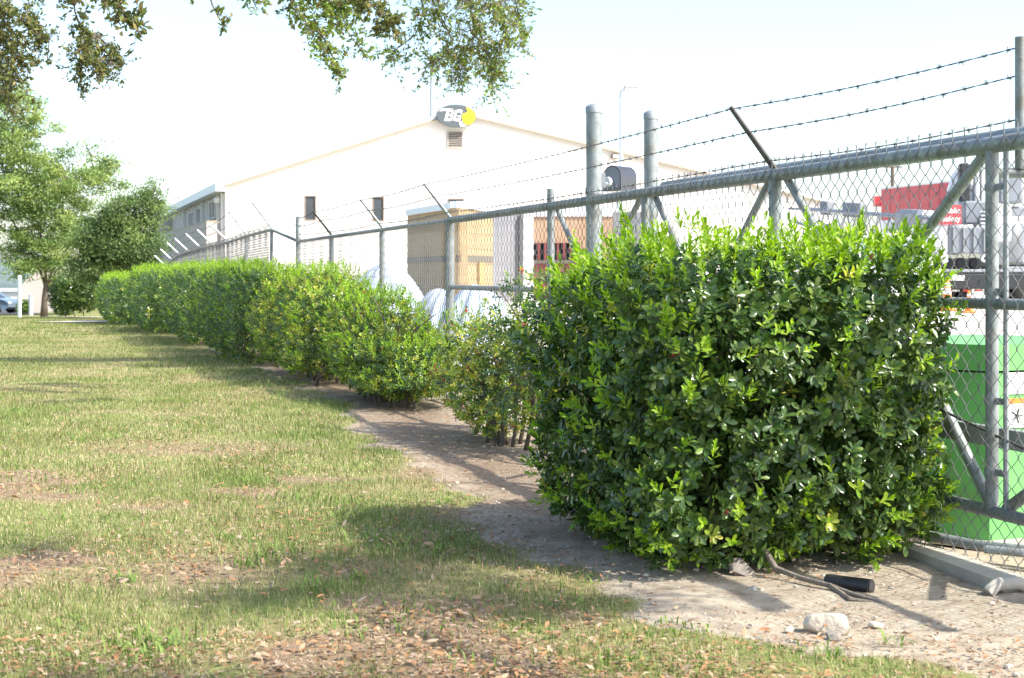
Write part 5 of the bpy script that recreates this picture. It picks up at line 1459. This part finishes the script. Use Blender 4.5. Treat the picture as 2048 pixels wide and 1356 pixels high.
V, T, C = join([grass(120000, 4.0, 9.0, .018, .05, .0016, rg), grass(95000, 9, 17, .022, .055, .0024, rg), grass(80000, 17, 33, .03, .065, .005, rg, False), grass(60000, 33, 60, .04, .08, .011, rg, False)])
tag(obj_np('lawn_grass', V, T, M_grass, C=C, origin=(0, 0, 0)), 'short half-dry lawn grass left of the hedge', 'grass', kind='stuff')

# taller green weeds in tufts
def tufts(spots, rg):
    P = []
    for (x, y, n, L, sp) in spots:
        n = int(n); az = rg.uniform(0, 6.28, n); lean = rg.uniform(.5, 1.6, n); h = L * rg.uniform(.5, 1.1, n)
        r0 = sp * np.sqrt(rg.uniform(0, 1, n)); a0 = rg.uniform(0, 6.28, n)
        bx_, by_ = x + r0 * np.cos(a0), y + r0 * np.sin(a0)
        b = np.stack([bx_, by_, gz(bx_, by_)], -1); d = np.stack([np.cos(az), np.sin(az), 0 * az], -1); s = np.stack([-np.sin(az), np.cos(az), 0 * az], -1) * (.003 * rg.uniform(.6, 1.4, n))[:, None]
        up = lambda q: np.stack([0 * q, 0 * q, q], -1)
        m = b + d * (np.sin(lean * .5) * h * .5)[:, None] + up(np.cos(lean * .5) * h * .5)
        t = m + d * (np.sin(lean * 1.4) * h * .5)[:, None] + up(np.cos(lean * 1.4) * h * .5)
        V = np.stack([b - s * .7, b + s * .7, m - s, m + s, t], 1); k = 5; tt_ = np.array([(0, 1, 3), (0, 3, 2), (2, 3, 4)])
        c = np.array([(.14, .23, .05), (.18, .27, .06), (.12, .20, .045), (.21, .28, .08)])[rg.integers(0, 4, n)] * rg.uniform(.85, 1.15, (n, 1))
        P.append((V.reshape(-1, 3), (tt_[None] + (np.arange(n) * k)[:, None, None]).reshape(-1, 3), np.repeat(c, k, 0)))
    return join(P)
def gp_(px, py):
    Y_ = 5.0
    for _ in range(40): Y_ = (CAMZ - gzf((px - 1024) / F * Y_, Y_)) / ((py - 550) / F)
    return (px - 1024) / F * Y_, Y_
spots = []
for (px, py, n, L, sp) in ((520, 1130, 46, .12, .10), (560, 1110, 40, .10, .12), (300, 1290, 60, .10, .16), (330, 1310, 50, .10, .2), (230, 1330, 60, .09, .2), (640, 1180, 40, .09, .12), (720, 1040, 60, .10, .16), (690, 1010, 40, .10, .12), (600, 1000, 40, .09, .14), (760, 1090, 60, .09, .2), (830, 1110, 60, .08, .2), (900, 1090, 50, .08, .16), (470, 1080, 30, .1, .1), (190, 880, 40, .09, .2), (60, 960, 30, .08, .2), (350, 820, 30, .1, .2), (520, 780, 26, .16, .12), (560, 800, 26, .18, .12), (480, 770, 26, .14, .14), (440, 720, 16, .16, .1), (1000, 1330, 30, .08, .2), (1250, 1330, 30, .09, .1), (1640, 1310, 30, .09, .08), (1790, 1290, 14, .1, .04), (1140, 1210, 22, .08, .1), (1370, 1260, 30, .07, .12), (1250, 1060, 10, .05, .03), (800, 1250, 80, .06, .3), (700, 1240, 80, .06, .25), (880, 1210, 50, .06, .2), (100, 820, 60, .09, .4), (40, 800, 60, .09, .4), (330, 730, 30, .1, .3), (120, 690, 16, .14, .3), (240, 690, 16, .14, .3), (700, 880, 14, .07, .1), (980, 800, 10, .08, .05)):
    x, y = gp_(px, py); spots.append((x, y, n, L, sp))
for _ in range(70):
    y = 4.3 + 12 * random.random() ** 1.5; x = random.uniform(-.36 * y, float(dirt_edge(y)) + .1); spots.append((x, y, random.randint(6, 20), random.uniform(.05, .09), random.uniform(.04, .2)))
V, T, C = tufts(spots, rg)
tag(obj_np('weed_tufts', V, T, M_grass, C=C, origin=(0, 0, 0)), 'longer bright green grass tufts scattered in the lawn', 'weeds', kind='stuff')

# fallen leaves: the nearest and largest one by one, the rest as one litter
FL = [np.array(c_) for c_ in ((.36, .24, .15), (.42, .31, .21), (.32, .18, .09), (.40, .21, .10), (.37, .29, .21), (.25, .15, .09))]
FLV = np.array([(0, 0, .0), (-.22, .3, .10), (0, .32, .02), (.22, .3, .10), (-.20, .68, .12), (0, .68, .03), (.20, .68, .07), (0, 1, .14)], float)
lms = []
for c_ in FL:
    for bend in (1.0, -.8):
        me = bpy.data.meshes.new('fallen_leaf'); v_ = FLV.copy() - np.array([0, .5, 0]); v_[:, 2] *= bend; v_[:, 2] -= v_[:, 2].min()
        me.from_pydata(v_.tolist(), [], FALL_T.tolist()); me.polygons.foreach_set('use_smooth', [True] * 8)
        ca = me.color_attributes.new('Col', 'FLOAT_COLOR', 'POINT'); ca.data.foreach_set('color', np.tile(np.array([*c_, 1.]), 8).astype(np.float32)); me.materials.append(M_dry); lms.append(me)
rs = random.Random(4)
made = 0
hot = [gp_(430, 1130), gp_(350, 1170), gp_(680, 1150), gp_(250, 1000), gp_(60, 1040), gp_(900, 1300), gp_(1250, 1340)]
while made < 300:
    if rs.random() < .35: hx_, hy_ = hot[rs.randrange(len(hot))]; x = hx_ + rs.gauss(0, .3); y = hy_ + rs.gauss(0, .3)
    else: y = 4.35 + 4.2 * rs.random() ** 1.4; x = rs.uniform(-.355 * y, float(dirt_edge(y)) + .15)
    if y < 4.3 or rs.random() > .3 + .7 * float(worn(np.array(x), np.array(y))): continue
    o = bpy.data.objects.new('fallen_leaf', lms[rs.randrange(len(lms))])
    s_ = rs.uniform(.026, .05); o.scale = (s_, s_, s_); o.location = (x, y, gzf(x, y) + .018 + rs.uniform(0, .016)); o.rotation_euler = (rs.gauss(0, .35), rs.gauss(0, .35), rs.uniform(0, 6.28))
    col.objects.link(o); tag(o, 'dry brown fallen leaf lying on the foreground lawn', 'leaf', 'fallen leaves on the foreground lawn'); made += 1
rg = np.random.default_rng(9)
n = 26000
y = 4.3 + 14 * rg.uniform(0, 1, n) ** 2.1; x = rg.uniform(-.365 * y, np.minimum(dirt_edge(y) + np.where(rg.uniform(0, 1, n) < .35, 1.0, .2), .36 * y))
kp = (vnoise(x, y, 1.15, 12) + .5 * vnoise(x, y, 3.7, 3) + rg.normal(0, .3, n) + 1.1 * worn(x, y)) > .15 + .05 * (y - 6)     # leaves gather in drifts
x, y = x[kp], y[kp]; n = len(x)
pos = np.stack([x, y, gz(x, y) + rg.uniform(.008, .034, n)], -1)
az = rg.uniform(0, 6.28, n)
fr = leaf_frames(pos, np.stack([np.cos(az), np.sin(az), rg.normal(0, .25, n)], -1), np.stack([rg.normal(0, .3, n), rg.normal(0, .3, n), np.ones(n)], -1), rg.uniform(.012, .04, n), .45)
V, T, C = leaf_mesh_arrays(pos, fr, LEAF4_V, LEAF4_T, np.array(FL)[rg.integers(0, 6, n)] * rg.uniform(.7, 1.15, (n, 1)))
# bark chips and dark crumbs on the dirt
n = 15000
y = 4.4 + 18 * rg.uniform(0, 1, n) ** 1.5; ed = dirt_edge(y); x = ed + rg.uniform(-.1, 1, n) ** 1 * np.minimum(2.2, fx(y) - ed + .3)
pos = np.stack([x, y, gz(x, y) + .006], -1); az = rg.uniform(0, 6.28, n)
fr = leaf_frames(pos, np.stack([np.cos(az), np.sin(az), rg.normal(0, .2, n)], -1), np.stack([rg.normal(0, .4, n), rg.normal(0, .4, n), np.ones(n)], -1), rg.uniform(.007, .026, n), .4)
V2, T2, C2 = leaf_mesh_arrays(pos, fr, LEAF2_V, LEAF2_T, np.array([(.16, .09, .05), (.24, .14, .08), (.34, .22, .13), (.12, .08, .05), (.42, .29, .19)])[rg.integers(0, 5, n)])
V, T, C = join([(V, T, C), (V2, T2, C2)])
tag(obj_np('leaf_litter', V, T, M_dry, C=C, origin=(0, 0, 0)), 'small brown leaf litter over the lawn and dirt', 'litter', kind='stuff')
# pebbles
q = MB(); rs = random.Random(6)
for k in range(420):
    y = 4.5 + 7 * rs.random() ** 1.5; x = float(dirt_edge(y)) + rs.uniform(.1, 1.7); r0 = rs.uniform(.003, .010) if k > 40 else rs.uniform(.008, .016)
    if x > fx(y) + .2: continue
    z = gzf(x, y) + r0 * .3
    q.lathe((x, y, z), [(.001, -r0 * .6), (r0 * .8, -r0 * .4), (r0, 0), (r0 * .7, r0 * .45), (.001, r0 * .6)], 6, (Vector((1, rs.uniform(-.5, .5), 0)), Vector((0, rs.uniform(.6, 1.2), 0)), UZ))
tag(obj('pebbles', q, M_rock, smooth='auto', origin=(0, 0, 0)), 'small pale pebbles scattered on the bare dirt', 'gravel', kind='stuff')
